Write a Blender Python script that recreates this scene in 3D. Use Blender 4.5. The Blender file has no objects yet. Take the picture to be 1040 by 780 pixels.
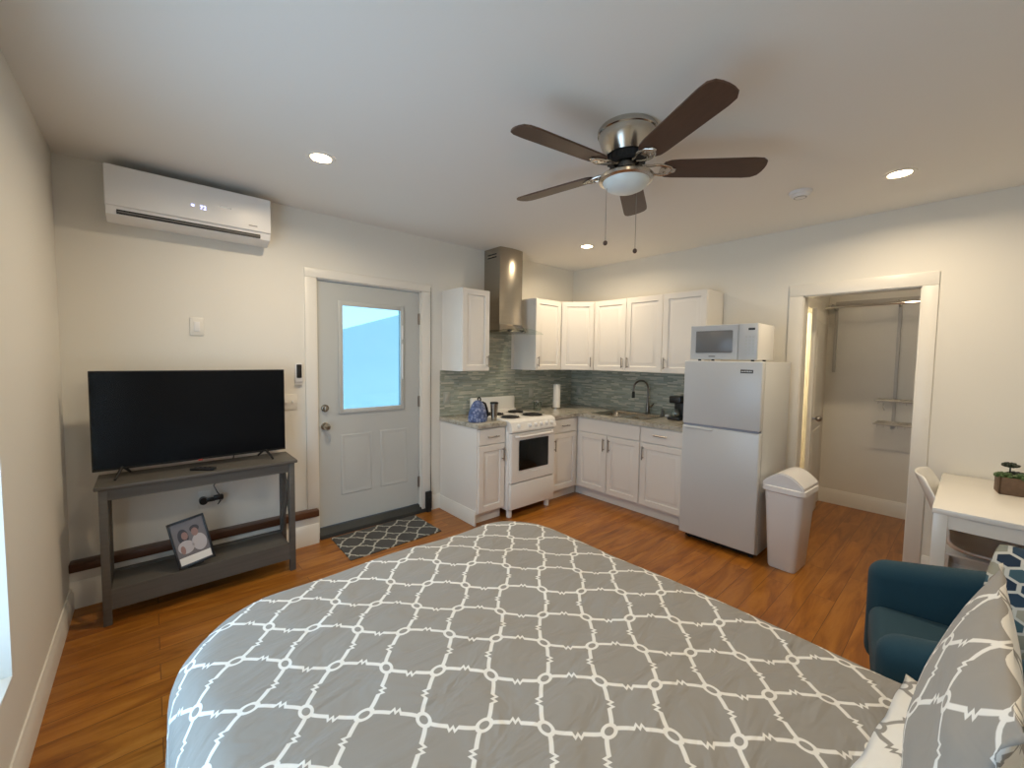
import bpy, bmesh, math, random
from mathutils import Vector, Matrix
random.seed(7)
PI = math.pi
D = bpy.data
SC = bpy.context.scene
COL = SC.collection
R = math.radians

# ------------------------------------------------------------------ camera
def cam_setup():
    yaw, pit, rol = R(48.742), R(3.201), R(.761)
    F = Vector((math.cos(yaw)*math.cos(pit), math.sin(yaw)*math.cos(pit), -math.sin(pit)))
    rt = Vector((math.sin(yaw), -math.cos(yaw), 0)); up = rt.cross(F)
    r2 = rt*math.cos(rol) + up*math.sin(rol); u2 = -rt*math.sin(rol) + up*math.cos(rol)
    cd = D.cameras.new('camera'); cd.sensor_fit = 'HORIZONTAL'; cd.sensor_width = 36
    cd.lens = 415.745*36/1040; cd.shift_x = 3.486/1040; cd.shift_y = -3.826/1040
    cd.clip_start = .02
    o = D.objects.new('camera', cd); COL.objects.link(o)
    m = Matrix(((r2.x, u2.x, -F.x, 0), (r2.y, u2.y, -F.y, 0), (r2.z, u2.z, -F.z, 1.511), (0, 0, 0, 1)))
    o.matrix_world = m
    SC.camera = o
cam_setup()
# ------------------------------------------------------------------ world, light, exposure
SC.view_settings.view_transform = 'Standard'; SC.view_settings.look = 'None'
SC.view_settings.gamma = 1; SC.view_settings.use_curve_mapping = False
SC.view_settings.exposure = 0.13
SKY = 4.4
LAMP_W = (12.6, 9.3, 13.0, 10.0)
w = D.worlds.new('sky'); SC.world = w; w.use_nodes = True
wn = w.node_tree.nodes; wl = w.node_tree.links
bg = wn['Background']; bg.inputs[1].default_value = SKY
tc = wn.new('ShaderNodeTexCoord'); sp = wn.new('ShaderNodeSeparateXYZ'); rp = wn.new('ShaderNodeValToRGB')
wl.new(tc.outputs['Generated'], sp.inputs[0]); wl.new(sp.outputs[2], rp.inputs[0]); wl.new(rp.outputs[0], bg.inputs[0])
rp.color_ramp.elements[0].position = 0; rp.color_ramp.elements[0].color = (.60, .80, 1, 1)
rp.color_ramp.elements[1].position = .5; rp.color_ramp.elements[1].color = (.42, .72, 1, 1)
def portal(loc, rot, sx, sy):
    l = D.lights.new('daylight_portal', 'AREA'); l.shape = 'RECTANGLE'; l.size = sx; l.size_y = sy
    l.cycles.is_portal = True
    o = D.objects.new('daylight_portal', l); o.location = loc; o.rotation_euler = rot; COL.objects.link(o)
WX = -.386; WY = 3.48; WR = 4.145; WF = -.95; H = 2.63
W1 = (.50, 2.14, .38, 2.05)      # window in the left wall: y0,y1,z0,z1
portal((WX-.16, (W1[0]+W1[1])/2, (W1[2]+W1[3])/2), (0, R(-90), 0), W1[3]-W1[2], W1[1]-W1[0])
portal((1.47, WY+.2, 1.49), (R(-90), 0, 0), .6, .9)

# ------------------------------------------------------------------ materials
class X:
    """tiny expression wrapper around math nodes"""
    nt = None
    def __init__(s, k): s.k = k
    @staticmethod
    def op(o, *a):
        n = X.nt.nodes.new('ShaderNodeMath'); n.operation = o
        for i, v in enumerate(a):
            if isinstance(v, X): X.nt.links.new(v.k, n.inputs[i])
            else: n.inputs[i].default_value = v
        return X(n.outputs[0])
    def __add__(s, o): return X.op('ADD', s, o)
    __radd__ = __add__
    def __sub__(s, o): return X.op('SUBTRACT', s, o)
    def __rsub__(s, o): return X.op('SUBTRACT', o, s)
    def __mul__(s, o): return X.op('MULTIPLY', s, o)
    __rmul__ = __mul__
    def __truediv__(s, o): return X.op('DIVIDE', s, o)
    def __neg__(s): return X.op('MULTIPLY', s, -1.)
    def abs(s): return X.op('ABSOLUTE', s)
    def floor(s): return X.op('FLOOR', s)
    def lt(s, v): return X.op('LESS_THAN', s, v)
    def sm(s, a, b):   # 1 below a, 0 above b
        n = X.nt.nodes.new('ShaderNodeMapRange'); n.interpolation_type = 'SMOOTHSTEP'
        X.nt.links.new(s.k, n.inputs[0])
        n.inputs[1].default_value = a; n.inputs[2].default_value = b; n.inputs[3].default_value = 1; n.inputs[4].default_value = 0
        return X(n.outputs[0])
def xmax(a, b): return X.op('MAXIMUM', a, b)
def xmin(a, b): return X.op('MINIMUM', a, b)

def mat(name, col=(.8, .8, .8), rough=.5, metal=0, spec=.5, emit=None, es=0, coat=0, noise=None, bump=None, alpha=None, trans=0):
    m = D.materials.new(name); m.use_nodes = True; nt = m.node_tree; p = nt.nodes['Principled BSDF']
    p.inputs['Base Color'].default_value = (*col, 1); p.inputs['Roughness'].default_value = rough
    p.inputs['Metallic'].default_value = metal; p.inputs['Specular IOR Level'].default_value = spec
    p.inputs['Coat Weight'].default_value = coat; p.inputs['Transmission Weight'].default_value = trans
    if emit: p.inputs['Emission Color'].default_value = (*emit, 1); p.inputs['Emission Strength'].default_value = es
    tcn = nt.nodes.new('ShaderNodeTexCoord')
    if noise:       # (scale xyz, amount): mottles the colour a little
        sc, amt = noise
        mp = nt.nodes.new('ShaderNodeMapping'); mp.inputs['Scale'].default_value = sc
        nz = nt.nodes.new('ShaderNodeTexNoise'); nz.inputs['Scale'].default_value = 1; nz.inputs['Detail'].default_value = 5
        nt.links.new(tcn.outputs['Object'], mp.inputs[0]); nt.links.new(mp.outputs[0], nz.inputs[0])
        mx = nt.nodes.new('ShaderNodeMix'); mx.data_type = 'RGBA'
        nt.links.new(nz.outputs[0], mx.inputs[0])
        mx.inputs[6].default_value = (*[max(0, c*(1-amt)) for c in col], 1); mx.inputs[7].default_value = (*[min(1, c*(1+amt)) for c in col], 1)
        nt.links.new(mx.outputs[2], p.inputs['Base Color'])
    if bump:
        sc, st = bump
        nz = nt.nodes.new('ShaderNodeTexNoise'); nz.inputs['Scale'].default_value = sc; nz.inputs['Detail'].default_value = 3
        nt.links.new(tcn.outputs['Object'], nz.inputs[0])
        b = nt.nodes.new('ShaderNodeBump'); b.inputs['Strength'].default_value = st; b.inputs['Distance'].default_value = .01
        nt.links.new(nz.outputs[0], b.inputs['Height']); nt.links.new(b.outputs[0], p.inputs['Normal'])
    return m
def glass_mat(name, tint=(1, 1, 1), gloss=.08, rough=.02):
    m = D.materials.new(name); m.use_nodes = True; nt = m.node_tree; nt.nodes.remove(nt.nodes['Principled BSDF'])
    t = nt.nodes.new('ShaderNodeBsdfTransparent'); t.inputs[0].default_value = (*tint, 1)
    g = nt.nodes.new('ShaderNodeBsdfGlossy'); g.inputs['Roughness'].default_value = rough
    x = nt.nodes.new('ShaderNodeMixShader'); x.inputs[0].default_value = gloss
    nt.links.new(t.outputs[0], x.inputs[1]); nt.links.new(g.outputs[0], x.inputs[2])
    nt.links.new(x.outputs[0], nt.nodes['Material Output'].inputs[0]); return m

M = {}
M['wall'] = mat('wall_paint', (.79, .765, .70), .6, bump=(90, .03))
M['ceil'] = mat('ceiling_paint', (.83, .81, .77), .8, bump=(60, .04))
M['trim'] = mat('trim_paint', (.80, .775, .715), .35)
M['door'] = mat('door_paint', (.52, .54, .53), .35)
M['cab'] = mat('cabinet_paint', (.84, .81, .76), .28)
M['white'] = mat('white_enamel', (.86, .85, .82), .22)
M['fridge'] = mat('fridge_white', (.63, .645, .65), .28, bump=(240, .05))
M['plastic'] = mat('white_plastic', (.82, .81, .80), .35)
M['binp'] = mat('bin_plastic', (.78, .77, .77), .38)
M['table'] = mat('white_lacquer', (.86, .83, .77), .25)
M['black'] = mat('black_plastic', (.012, .012, .013), .35)
M['blackm'] = mat('matte_black', (.015, .015, .015), .7)
M['screen'] = mat('screen_glass', (.002, .003, .005), .2, spec=.2)
M['oven'] = mat('oven_glass', (.008, .009, .008), .12, spec=.25)
M['mwglass'] = mat('microwave_mesh_glass', (.19, .19, .19), .3)
M['steel'] = mat('brushed_steel', (.42, .38, .32), .24, metal=1, noise=((3, 3, 220), .12))
M['nickel'] = mat('brushed_nickel', (.55, .51, .45), .22, metal=1)
M['dnickel'] = mat('dull_nickel_handle', (.36, .33, .30), .35, metal=1)
M['chrome'] = mat('chrome', (.75, .75, .75), .1, metal=1)
M['dsteel'] = mat('dark_faucet_steel', (.22, .20, .18), .28, metal=1)
M['blade'] = mat('walnut_fan_blade', (.072, .036, .022), .42, noise=((14, 60, 10), .3))
M['bowl'] = mat('frosted_glass_bowl', (.72, .78, .78), .3)
M['grey'] = mat('grey_stained_wood', (.10, .092, .080), .5, noise=((3, 60, 60), .3))
M['ledge'] = mat('stained_ledge_wood', (.085, .032, .014), .35, noise=((4, 60, 60), .4))
M['teal'] = mat('teal_velvet', (.004, .044, .072), .8, bump=(400, .2)); 
M['teal'].node_tree.nodes['Principled BSDF'].inputs['Sheen Weight'].default_value = .05
M['rubber'] = mat('dark_rubber', (.03, .032, .03), .6)
M['plant'] = mat('succulent_green', (.055, .10, .03), .5, noise=((40, 40, 40), .5))
M['plantd'] = mat('dark_succulent', (.02, .03, .018), .5, noise=((60, 60, 60), .4))
M['crate'] = mat('planter_wood', (.14, .085, .05), .7, noise=((6, 60, 60), .4))
M['lens'] = mat('downlight_lens', (1, .9, .75), .5, emit=(1, .74, .45), es=28)
M['disp'] = mat('led_display', (.5, .5, .9), .5, emit=(.45, .5, 1), es=3.)
M['paper'] = mat('paper_white', (.85, .83, .78), .8)
M['pane'] = glass_mat('window_glass', (.96, .98, 1), .06)
M['clear'] = glass_mat('clear_glass', (.86, .9, .88), .12)
M['vent'] = mat('louver_dark', (.02, .018, .016), .5)
M['wire'] = mat('grey_coated_wire', (.5, .48, .44), .4)
M['tileplate'] = mat('grey_outlet_plate', (.42, .43, .38), .4)
M['fabricw'] = mat('mattress_ticking', (.7, .68, .64), .9)

def ramp(nt, stops):
    r = nt.nodes.new('ShaderNodeValToRGB'); cr = r.color_ramp
    while len(cr.elements) < len(stops): cr.elements.new(.5)
    for e, (p, c) in zip(cr.elements, stops): e.position = p; e.color = (*c, 1)
    return r
def floor_mat():
    m = D.materials.new('wood_plank_floor'); m.use_nodes = True; nt = m.node_tree; L = nt.links.new
    p = nt.nodes['Principled BSDF']; p.inputs['Roughness'].default_value = .3
    t = nt.nodes.new('ShaderNodeTexCoord')
    b = nt.nodes.new('ShaderNodeTexBrick'); b.offset = .37; b.inputs['Scale'].default_value = 1
    b.inputs['Brick Width'].default_value = 1.22; b.inputs['Row Height'].default_value = .127
    b.inputs['Mortar Size'].default_value = .0016; b.inputs['Mortar Smooth'].default_value = .3
    b.inputs['Color1'].default_value = (0, 0, 0, 1); b.inputs['Color2'].default_value = (1, 1, 1, 1); b.inputs['Mortar'].default_value = (.5, .5, .5, 1)
    L(t.outputs['Object'], b.inputs[0])
    mp = nt.nodes.new('ShaderNodeMapping'); mp.inputs['Scale'].default_value = (1.3, 9, 1)
    L(t.outputs['Object'], mp.inputs[0])
    ad = nt.nodes.new('ShaderNodeVectorMath'); ad.operation = 'MULTIPLY_ADD'
    L(b.outputs['Color'], ad.inputs[0]); ad.inputs[1].default_value = (7, 3, 5); L(mp.outputs[0], ad.inputs[2])
    n1 = nt.nodes.new('ShaderNodeTexNoise'); n1.inputs['Scale'].default_value = 1.3; n1.inputs['Detail'].default_value = 8; n1.inputs['Roughness'].default_value = .62
    n1.inputs['Distortion'].default_value = 1.2
    L(ad.outputs[0], n1.inputs[0])
    r1 = ramp(nt, [(.26, (.17, .050, .007)), (.45, (.30, .105, .013)), (.56, (.38, .145, .020)), (.76, (.46, .195, .036))])
    L(n1.outputs[0], r1.inputs[0])
    mx = nt.nodes.new('ShaderNodeMix'); mx.data_type = 'RGBA'; mx.blend_type = 'MULTIPLY'; mx.inputs[0].default_value = 1
    r2 = ramp(nt, [(0, (.86, .86, .86)), (1, (1.08, 1.06, 1.04))]); L(b.outputs['Color'], r2.inputs[0])
    L(r1.outputs[0], mx.inputs[6]); L(r2.outputs[0], mx.inputs[7])
    m2 = nt.nodes.new('ShaderNodeMix'); m2.data_type = 'RGBA'; L(b.outputs['Fac'], m2.inputs[0]); L(mx.outputs[2], m2.inputs[6]); m2.inputs[7].default_value = (.10, .035, .012, 1)
    L(m2.outputs[2], p.inputs['Base Color'])
    bp = nt.nodes.new('ShaderNodeBump'); bp.inputs['Strength'].default_value = .12; bp.inputs['Distance'].default_value = .002
    L(n1.outputs[0], bp.inputs['Height']); L(bp.outputs[0], p.inputs['Normal'])
    return m
M['floor'] = floor_mat()
def tile_mat(name, axis):
    m = D.materials.new(name); m.use_nodes = True; nt = m.node_tree; L = nt.links.new
    p = nt.nodes['Principled BSDF']; p.inputs['Roughness'].default_value = .25
    t = nt.nodes.new('ShaderNodeTexCoord'); s = nt.nodes.new('ShaderNodeSeparateXYZ'); c = nt.nodes.new('ShaderNodeCombineXYZ')
    L(t.outputs['Object'], s.inputs[0]); L(s.outputs[axis], c.inputs[0]); L(s.outputs[2], c.inputs[1])
    b = nt.nodes.new('ShaderNodeTexBrick'); b.offset = .43; b.squash = .7; b.squash_frequency = 3
    b.inputs['Scale'].default_value = 1; b.inputs['Brick Width'].default_value = .11; b.inputs['Row Height'].default_value = .0165
    b.inputs['Mortar Size'].default_value = .0012; b.inputs['Bias'].default_value = 0
    b.inputs['Color1'].default_value = (0, 0, 0, 1); b.inputs['Color2'].default_value = (1, 1, 1, 1); b.inputs['Mortar'].default_value = (.5, .5, .5, 1)
    L(c.outputs[0], b.inputs[0])
    r = ramp(nt, [(0, (.30, .33, .27)), (.3, (.42, .44, .37)), (.55, (.34, .38, .33)), (.8, (.55, .54, .45)), (1, (.24, .24, .19))]); r.color_ramp.interpolation = 'CONSTANT'
    L(b.outputs['Color'], r.inputs[0])
    mx = nt.nodes.new('ShaderNodeMix'); mx.data_type = 'RGBA'; L(b.outputs['Fac'], mx.inputs[0]); L(r.outputs[0], mx.inputs[6]); mx.inputs[7].default_value = (.42, .41, .36, 1)
    L(mx.outputs[2], p.inputs['Base Color'])
    return m
M['tileA'] = tile_mat('mosaic_tile_back', 0); M['tileB'] = tile_mat('mosaic_tile_side', 1)
def granite():
    m = D.materials.new('speckled_granite'); m.use_nodes = True; nt = m.node_tree; L = nt.links.new
    p = nt.nodes['Principled BSDF']; p.inputs['Roughness'].default_value = .15
    t = nt.nodes.new('ShaderNodeTexCoord')
    n = nt.nodes.new('ShaderNodeTexNoise'); n.inputs['Scale'].default_value = 14; n.inputs['Detail'].default_value = 9; n.inputs['Roughness'].default_value = .7; n.inputs['Distortion'].default_value = .8
    L(t.outputs['Object'], n.inputs[0])
    r = ramp(nt, [(.34, (.26, .23, .19)), (.47, (.44, .41, .34)), (.58, (.55, .52, .45)), (.74, (.38, .36, .31))])
    L(n.outputs[0], r.inputs[0]); L(r.outputs[0], p.inputs['Base Color']); return m
M['granite'] = granite()

def trellis_mat(name, base, line, size, u0, v0, rot=True, A=.075, wid=.033, ring=True, rough=.85, zig=.075, wrinkle=.9):
    """trellis of wavy lines with link knots, in UV metres"""
    m = D.materials.new(name); m.use_nodes = True; nt = m.node_tree; L = nt.links.new; X.nt = nt
    p = nt.nodes['Principled BSDF']; p.inputs['Roughness'].default_value = rough; p.inputs['Sheen Weight'].default_value = .1
    uv = nt.nodes.new('ShaderNodeUVMap'); s = nt.nodes.new('ShaderNodeSeparateXYZ'); L(uv.outputs[0], s.inputs[0])
    x, y = X(s.outputs[0]), X(s.outputs[1])
    if rot: u = (x + y - u0) / size; v = (y - x - v0) / size
    else: u = (x - u0) / size; v = (y - v0) / size
    def sgn(k): # (-1)^k for integer k
        h = k * .5
        return 1. - (h - h.floor()) * 4.
    def prof(c):
        f = c.floor(); t = c - f; q = (t * 2. - 1.).abs()
        w = (t - .5).abs()
        z = X.op('PINGPONG', w, .045) / .045 * w.lt(.09) * zig
        return sgn(f) * ((1. - X.op('POWER', q, 5.)) * A + z)
    n = (v + .5).floor(); k = (u + .5).floor()
    a = u - k; b = v - n
    d1 = (b + sgn(n) * prof(u)).abs(); d2 = (a + sgn(k) * prof(v)).abs()
    d = xmin(d1, d2)
    line_m = d.sm(wid - .006, wid + .012)
    if ring:
        pr = sgn(n) * sgn(k)
        e1 = (a - pr * b) * .7071; e2 = (a + pr * b) * .7071
        rr = X.op('SQRT', (e1 / .17) * (e1 / .17) + (e2 / .115) * (e2 / .115))
        mask = xmax(line_m, rr.sm(.95, 1.05)) * (1. - rr.sm(.50, .58))
    else: mask = line_m
    mx = nt.nodes.new('ShaderNodeMix'); mx.data_type = 'RGBA'; L(mask.k, mx.inputs[0])
    mx.inputs[6].default_value = (*base, 1); mx.inputs[7].default_value = (*line, 1)
    L(mx.outputs[2], p.inputs['Base Color'])
    mp = nt.nodes.new('ShaderNodeMapping'); mp.inputs['Scale'].default_value = (1, 2.2, 1); mp.inputs['Rotation'].default_value = (0, 0, R(35))
    nz = nt.nodes.new('ShaderNodeTexNoise'); nz.inputs['Scale'].default_value = 4; nz.inputs['Detail'].default_value = 3; nz.inputs['Distortion'].default_value = .8
    L(uv.outputs[0], mp.inputs[0]); L(mp.outputs[0], nz.inputs[0])
    bp = nt.nodes.new('ShaderNodeBump'); bp.inputs['Strength'].default_value = wrinkle; bp.inputs['Distance'].default_value = .03
    L(nz.outputs[0], bp.inputs['Height']); L(bp.outputs[0], p.inputs['Normal'])
    return m
GREY = (.29, .272, .245); WHT = (.80, .78, .73)
M['quilt'] = trellis_mat('trellis_comforter', GREY, WHT, .205, 1.29, .97)
M['sham'] = trellis_mat('trellis_sham_front', GREY, WHT, .215, 0.03, .13, wrinkle=.25)
M['shamback'] = trellis_mat('trellis_sham_back', WHT, GREY, .215, 0.03, .13, wrinkle=.25)
M['mat'] = trellis_mat('door_mat_weave', (.055, .052, .047), (.45, .44, .38), .19, 1.3, .05, A=.08, wid=.045, ring=False, zig=.09, wrinkle=.1)
def hex_mat():
    m = D.materials.new('hexagon_print'); m.use_nodes = True; nt = m.node_tree; L = nt.links.new; X.nt = nt
    p = nt.nodes['Principled BSDF']; p.inputs['Roughness'].default_value = .85
    uv = nt.nodes.new('ShaderNodeUVMap'); s = nt.nodes.new('ShaderNodeSeparateXYZ'); L(uv.outputs[0], s.inputs[0])
    x, y = X(s.outputs[0]) / .062, X(s.outputs[1]) / .05
    q = 3 ** .5
    def md(a, r): return a - (a / r).floor() * r
    ax = md(x, 1.) - .5; ay = md(y, q) - q/2
    bx = md(x - .5, 1.) - .5; by = md(y - q/2, q) - q/2
    sel = X.op('LESS_THAN', ax*ax + ay*ay, bx*bx + by*by)
    gx = bx + sel * (ax - bx); gy = by + sel * (ay - by)
    e = xmax(gx.abs(), gx.abs() * .5 + gy.abs() * .866)
    cx = (x - gx) * 2.; cy = (y - gy) / q * 2.
    c = nt.nodes.new('ShaderNodeCombineXYZ'); L((cx + .5).floor().k, c.inputs[0]); L((cy + .5).floor().k, c.inputs[1])
    wnn = nt.nodes.new('ShaderNodeTexWhiteNoise'); wnn.noise_dimensions = '2D'; L(c.outputs[0], wnn.inputs[0])
    r = ramp(nt, [(0, (.012, .03, .06)), (.22, (.38, .36, .28)), (.45, (.02, .05, .09)), (.62, (.05, .11, .14)), (.8, (.30, .30, .24)), (.92, (.015, .012, .012))]); r.color_ramp.interpolation = 'CONSTANT'
    L(wnn.outputs[0], r.inputs[0])
    mx = nt.nodes.new('ShaderNodeMix'); mx.data_type = 'RGBA'; L(e.sm(.40, .43).k, mx.inputs[0]); mx.inputs[6].default_value = (.62, .61, .55, 1)
    L(r.outputs[0], mx.inputs[7]); L(mx.outputs[2], p.inputs['Base Color']); return m
M['hex'] = hex_mat()
def bluecover():
    m = mat('blue_paisley_fabric', (.12, .2, .5), .8); nt = m.node_tree; L = nt.links.new
    t = nt.nodes.new('ShaderNodeTexCoord'); v = nt.nodes.new('ShaderNodeTexVoronoi'); v.inputs['Scale'].default_value = 38; L(t.outputs['Object'], v.inputs[0])
    r = ramp(nt, [(.15, (.36, .40, .56)), (.4, (.15, .20, .38)), (.7, (.07, .10, .22))]); L(v.outputs['Distance'], r.inputs[0]); L(r.outputs[0], nt.nodes['Principled BSDF'].inputs[0]); return m
M['blue'] = bluecover()

# ------------------------------------------------------------------ mesh helpers
def BM(): return bmesh.new()
def box(b, x0, y0, z0, x1, y1, z1, bev=0, seg=2, rot=None):
    r = bmesh.ops.create_cube(b, size=1); vs = r['verts']
    for v in vs:
        v.co = Vector((x0+(v.co.x+.5)*(x1-x0), y0+(v.co.y+.5)*(y1-y0), z0+(v.co.z+.5)*(z1-z0)))
    if bev:
        es = list({e for v in vs for e in v.link_edges})
        g = bmesh.ops.bevel(b, geom=es, offset=bev, segments=seg, affect='EDGES', profile=.5)
        vs = list({v for f in g['faces'] for v in f.verts} | {v for v in vs if v.is_valid})
    if rot: bmesh.ops.transform(b, matrix=rot, verts=vs)
    return b
def cyl(b, c, r, h, axis='z', n=24, r2=None, cap=True):
    r2 = r if r2 is None else r2
    mt = {'z': Matrix(), 'x': Matrix.Rotation(PI/2, 4, 'Y'), 'y': Matrix.Rotation(-PI/2, 4, 'X')}[axis]
    bmesh.ops.create_cone(b, cap_ends=cap, segments=n, radius1=r, radius2=r2, depth=h, matrix=Matrix.Translation(c) @ mt)
    return b
def tube(b, pts, r, n=8, cap=True):
    pts = [Vector(p) for p in pts]; rings = []
    up = Vector((0, 0, 1))
    t0 = (pts[1]-pts[0]).normalized()
    nrm = t0.orthogonal().normalized()
    for i, p in enumerate(pts):
        a = pts[max(i-1, 0)]; c = pts[min(i+1, len(pts)-1)]; t = (c-a).normalized()
        nrm = (nrm - t*nrm.dot(t)).normalized(); bi = t.cross(nrm)
        rad = r[i] if isinstance(r, (list, tuple)) else r
        rings.append([b.verts.new(p + nrm*rad*math.cos(2*PI*k/n) + bi*rad*math.sin(2*PI*k/n)) for k in range(n)])
    for i in range(len(rings)-1):
        for k in range(n):
            b.faces.new((rings[i][k], rings[i][(k+1) % n], rings[i+1][(k+1) % n], rings[i+1][k]))
    if cap: b.faces.new(rings[0][::-1]); b.faces.new(rings[-1])
    return b
def lathe(b, prof, c=(0, 0, 0), n=32, sx=1, sy=1):
    c = Vector(c); rings = []
    for r, z in prof:
        if r < 1e-5: rings.append([b.verts.new(c+Vector((0, 0, z)))])
        else: rings.append([b.verts.new(c+Vector((r*sx*math.cos(2*PI*k/n), r*sy*math.sin(2*PI*k/n), z))) for k in range(n)])
    for i in range(len(rings)-1):
        p, q = rings[i], rings[i+1]
        for k in range(n):
            k2 = (k+1) % n
            if len(p) == 1 and len(q) == 1: continue
            if len(p) == 1: b.faces.new((p[0], q[k2], q[k]))
            elif len(q) == 1: b.faces.new((p[k], p[k2], q[0]))
            else: b.faces.new((p[k], p[k2], q[k2], q[k]))
    return b
def prism(b, poly, z0, z1, M4=None, bev=0):
    """polygon in xy extruded from z0 to z1"""
    lo = [b.verts.new((x, y, z0)) for x, y in poly]; hi = [b.verts.new((x, y, z1)) for x, y in poly]; n = len(poly)
    fs = [b.faces.new(lo[::-1]), b.faces.new(hi)] + [b.faces.new((lo[i], lo[(i+1) % n], hi[(i+1) % n], hi[i])) for i in range(n)]
    vs = lo+hi
    if bev:
        es = list(fs[1].edges)
        g = bmesh.ops.bevel(b, geom=es, offset=bev, segments=2, affect='EDGES'); vs = [v for v in b.verts] if M4 is None else list({v for f in g['faces'] for v in f.verts} | {v for v in vs if v.is_valid})
    if M4 is not None: bmesh.ops.transform(b, matrix=M4, verts=[v for v in vs if v.is_valid])
    return b
def nested(b, w, h, prof, ox=0, oz=0, back=0):
    """panel facing -y: rectangles lofted through (inset, y) pairs"""
    rs = []
    for ins, y in prof:
        rs.append([b.verts.new((ox+x, y, oz+z)) for x, z in ((ins, ins), (w-ins, ins), (w-ins, h-ins), (ins, h-ins))])
    for p, q in zip(rs, rs[1:]):
        for k in range(4): b.faces.new((p[k], p[(k+1) % 4], q[(k+1) % 4], q[k]))
    b.faces.new(rs[0][::-1]); b.faces.new(rs[-1]); return b
def link(name, b, m, parent=None, smooth=True, ang=35, uvf=None):
    bmesh.ops.recalc_face_normals(b, faces=b.faces[:])
    me = D.meshes.new(name); b.to_mesh(me); b.free()
    for mm in (m if isinstance(m, list) else [m]): me.materials.append(mm)
    if smooth:
        for p in me.polygons: p.use_smooth = True
        me.set_sharp_from_angle(angle=R(ang))
    o = D.objects.new(name, me); COL.objects.link(o)
    if parent: o.parent = parent
    return o
def tag(o, label=None, cat=None, group=None, kind=None):
    if label: o['label'] = label
    if cat: o['category'] = cat
    if group: o['group'] = group
    if kind: o['kind'] = kind
    return o
def thing(name, label, cat, loc=(0, 0, 0), rz=0, group=None):
    o = D.objects.new(name, None); COL.objects.link(o); o.location = loc; o.rotation_euler = (0, 0, rz); o.empty_display_size = .1
    return tag(o, label, cat, group)
def struct(name, b, m, label=None, cat=None, **k):
    o = link(name, b, m, None, **k); return tag(o, label, cat, kind='structure')
def bx(*a, **k): return box(BM(), *a, **k)

# ------------------------------------------------------------------ room shell
struct('floor', bx(WX-.2, WF-.2, -.08, 5.6, WY+.25, 0), M['floor'], 'warm orange-brown wood plank floor', 'floor')
struct('ceiling', bx(WX-.2, WF-.2, H, WR+.12, WY+.2, H+.1), M['ceil'], 'smooth off-white ceiling with recessed lights', 'ceiling')
b = BM(); y0, y1, z0, z1 = W1
box(b, WX-.2, WF-.2, 0, WX, y0, H); box(b, WX-.2, y1, 0, WX, WY+.2, H); box(b, WX-.2, y0, 0, WX, y1, z0); box(b, WX-.2, y0, z1, WX, y1, H)
struct('wall_left', b, M['wall'], 'off-white wall with the daylight window, left of the TV', 'wall')
DX0, DX1, DZ1 = 1.018, 1.932, 2.107
b = BM(); box(b, WX, WY, 0, DX0-.012, WY+.2, H); box(b, DX1+.012, WY, 0, WR, WY+.2, H); box(b, DX0-.012, WY, DZ1+.012, DX1+.012, WY+.2, H)
struct('wall_back', b, M['wall'], 'off-white wall behind the TV and entry door', 'wall')
CY0, CY1, CZ = .98, .28, 2.055
b = BM(); box(b, WR, CY0, 0, WR+.12, WY+.2, H); box(b, WR, WF-.2, 0, WR+.12, CY1, H); box(b, WR, CY1, CZ, WR+.12, CY0, H)
struct('wall_right', b, M['wall'], 'off-white wall with the closet opening', 'wall')
struct('wall_front', bx(WX, WF-.2, 0, WR, WF, H), M['wall'], 'off-white wall behind the bed head', 'wall')
# closet room
b = BM(); box(b, WR+.12, 1.06, 0, 4.485, 1.16, 2.5); box(b, 5.14, 1.06, 0, 5.45, 1.16, 2.5); box(b, 4.485, 1.06, 2.01, 5.14, 1.16, 2.5)
struct('wall_closet_left', b, M['wall'], 'left side wall inside the closet', 'wall')
struct('wall_closet_back', bx(5.45, -.5, 0, 5.55, 1.16, 2.5), M['wall'], 'beige back wall inside the closet', 'wall')
struct('wall_closet_right', bx(WR+.12, -.5, 0, 5.45, -.4, 2.5), M['wall'], 'right side wall inside the closet', 'wall')
b = BM(); box(b, WR+.12, 2.3, 0, 5.45, 2.4, 2.5); box(b, 5.45, 1.16, 0, 5.55, 2.4, 2.5); box(b, WR+.12, 1.16, 2.42, 5.45, 2.3, 2.5)
struct('wall_bathroom', b, M['wall'], 'lit wall seen through the gap of the inner closet door', 'wall')
l = D.lights.new('added_bathroom_lamp', 'POINT'); l.energy = 26; l.shadow_soft_size = .08; l.color = (1, .85, .55); o = D.objects.new('added_bathroom_lamp', l); o.location = (4.9, 1.7, 2.2); COL.objects.link(o)  # unseen lamp added so the slit beside the inner door is bright
struct('ceiling_closet', bx(WR+.12, -.4, 2.42, 5.45, 1.06, 2.5), M['ceil'], 'low ceiling inside the closet', 'ceiling')

def baseboard(name, x0, y0, x1, y1, h=.13, t=.016, label='white baseboard'):
    """runs from p0 to p1 along a wall, thick side to the right of travel"""
    d = Vector((x1-x0, y1-y0)); L = d.length; a = math.atan2(d.y, d.x)
    b = BM(); prism(b, [(0, 0), (t, 0), (t, h-.03), (t*.65, h-.018), (t*.4, h), (0, h)], 0, L)
    # profile x=out, y=up, z=along
    m = Matrix.Translation((x0, y0, 0)) @ Matrix.Rotation(a, 4, 'Z') @ Matrix(((0, 0, 1, 0), (-1, 0, 0, 0), (0, 1, 0, 0), (0, 0, 0, 1)))
    bmesh.ops.transform(b, matrix=m, verts=b.verts[:])
    return struct(name, b, M['trim'], label, 'baseboard')
baseboard('baseboard_left', WX, WF, WX, WY-.06, .13, label='white baseboard along the left wall')
baseboard('baseboard_back', 2.037, WY, 2.15, WY, .14, label='short white baseboard right of the entry door')
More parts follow.
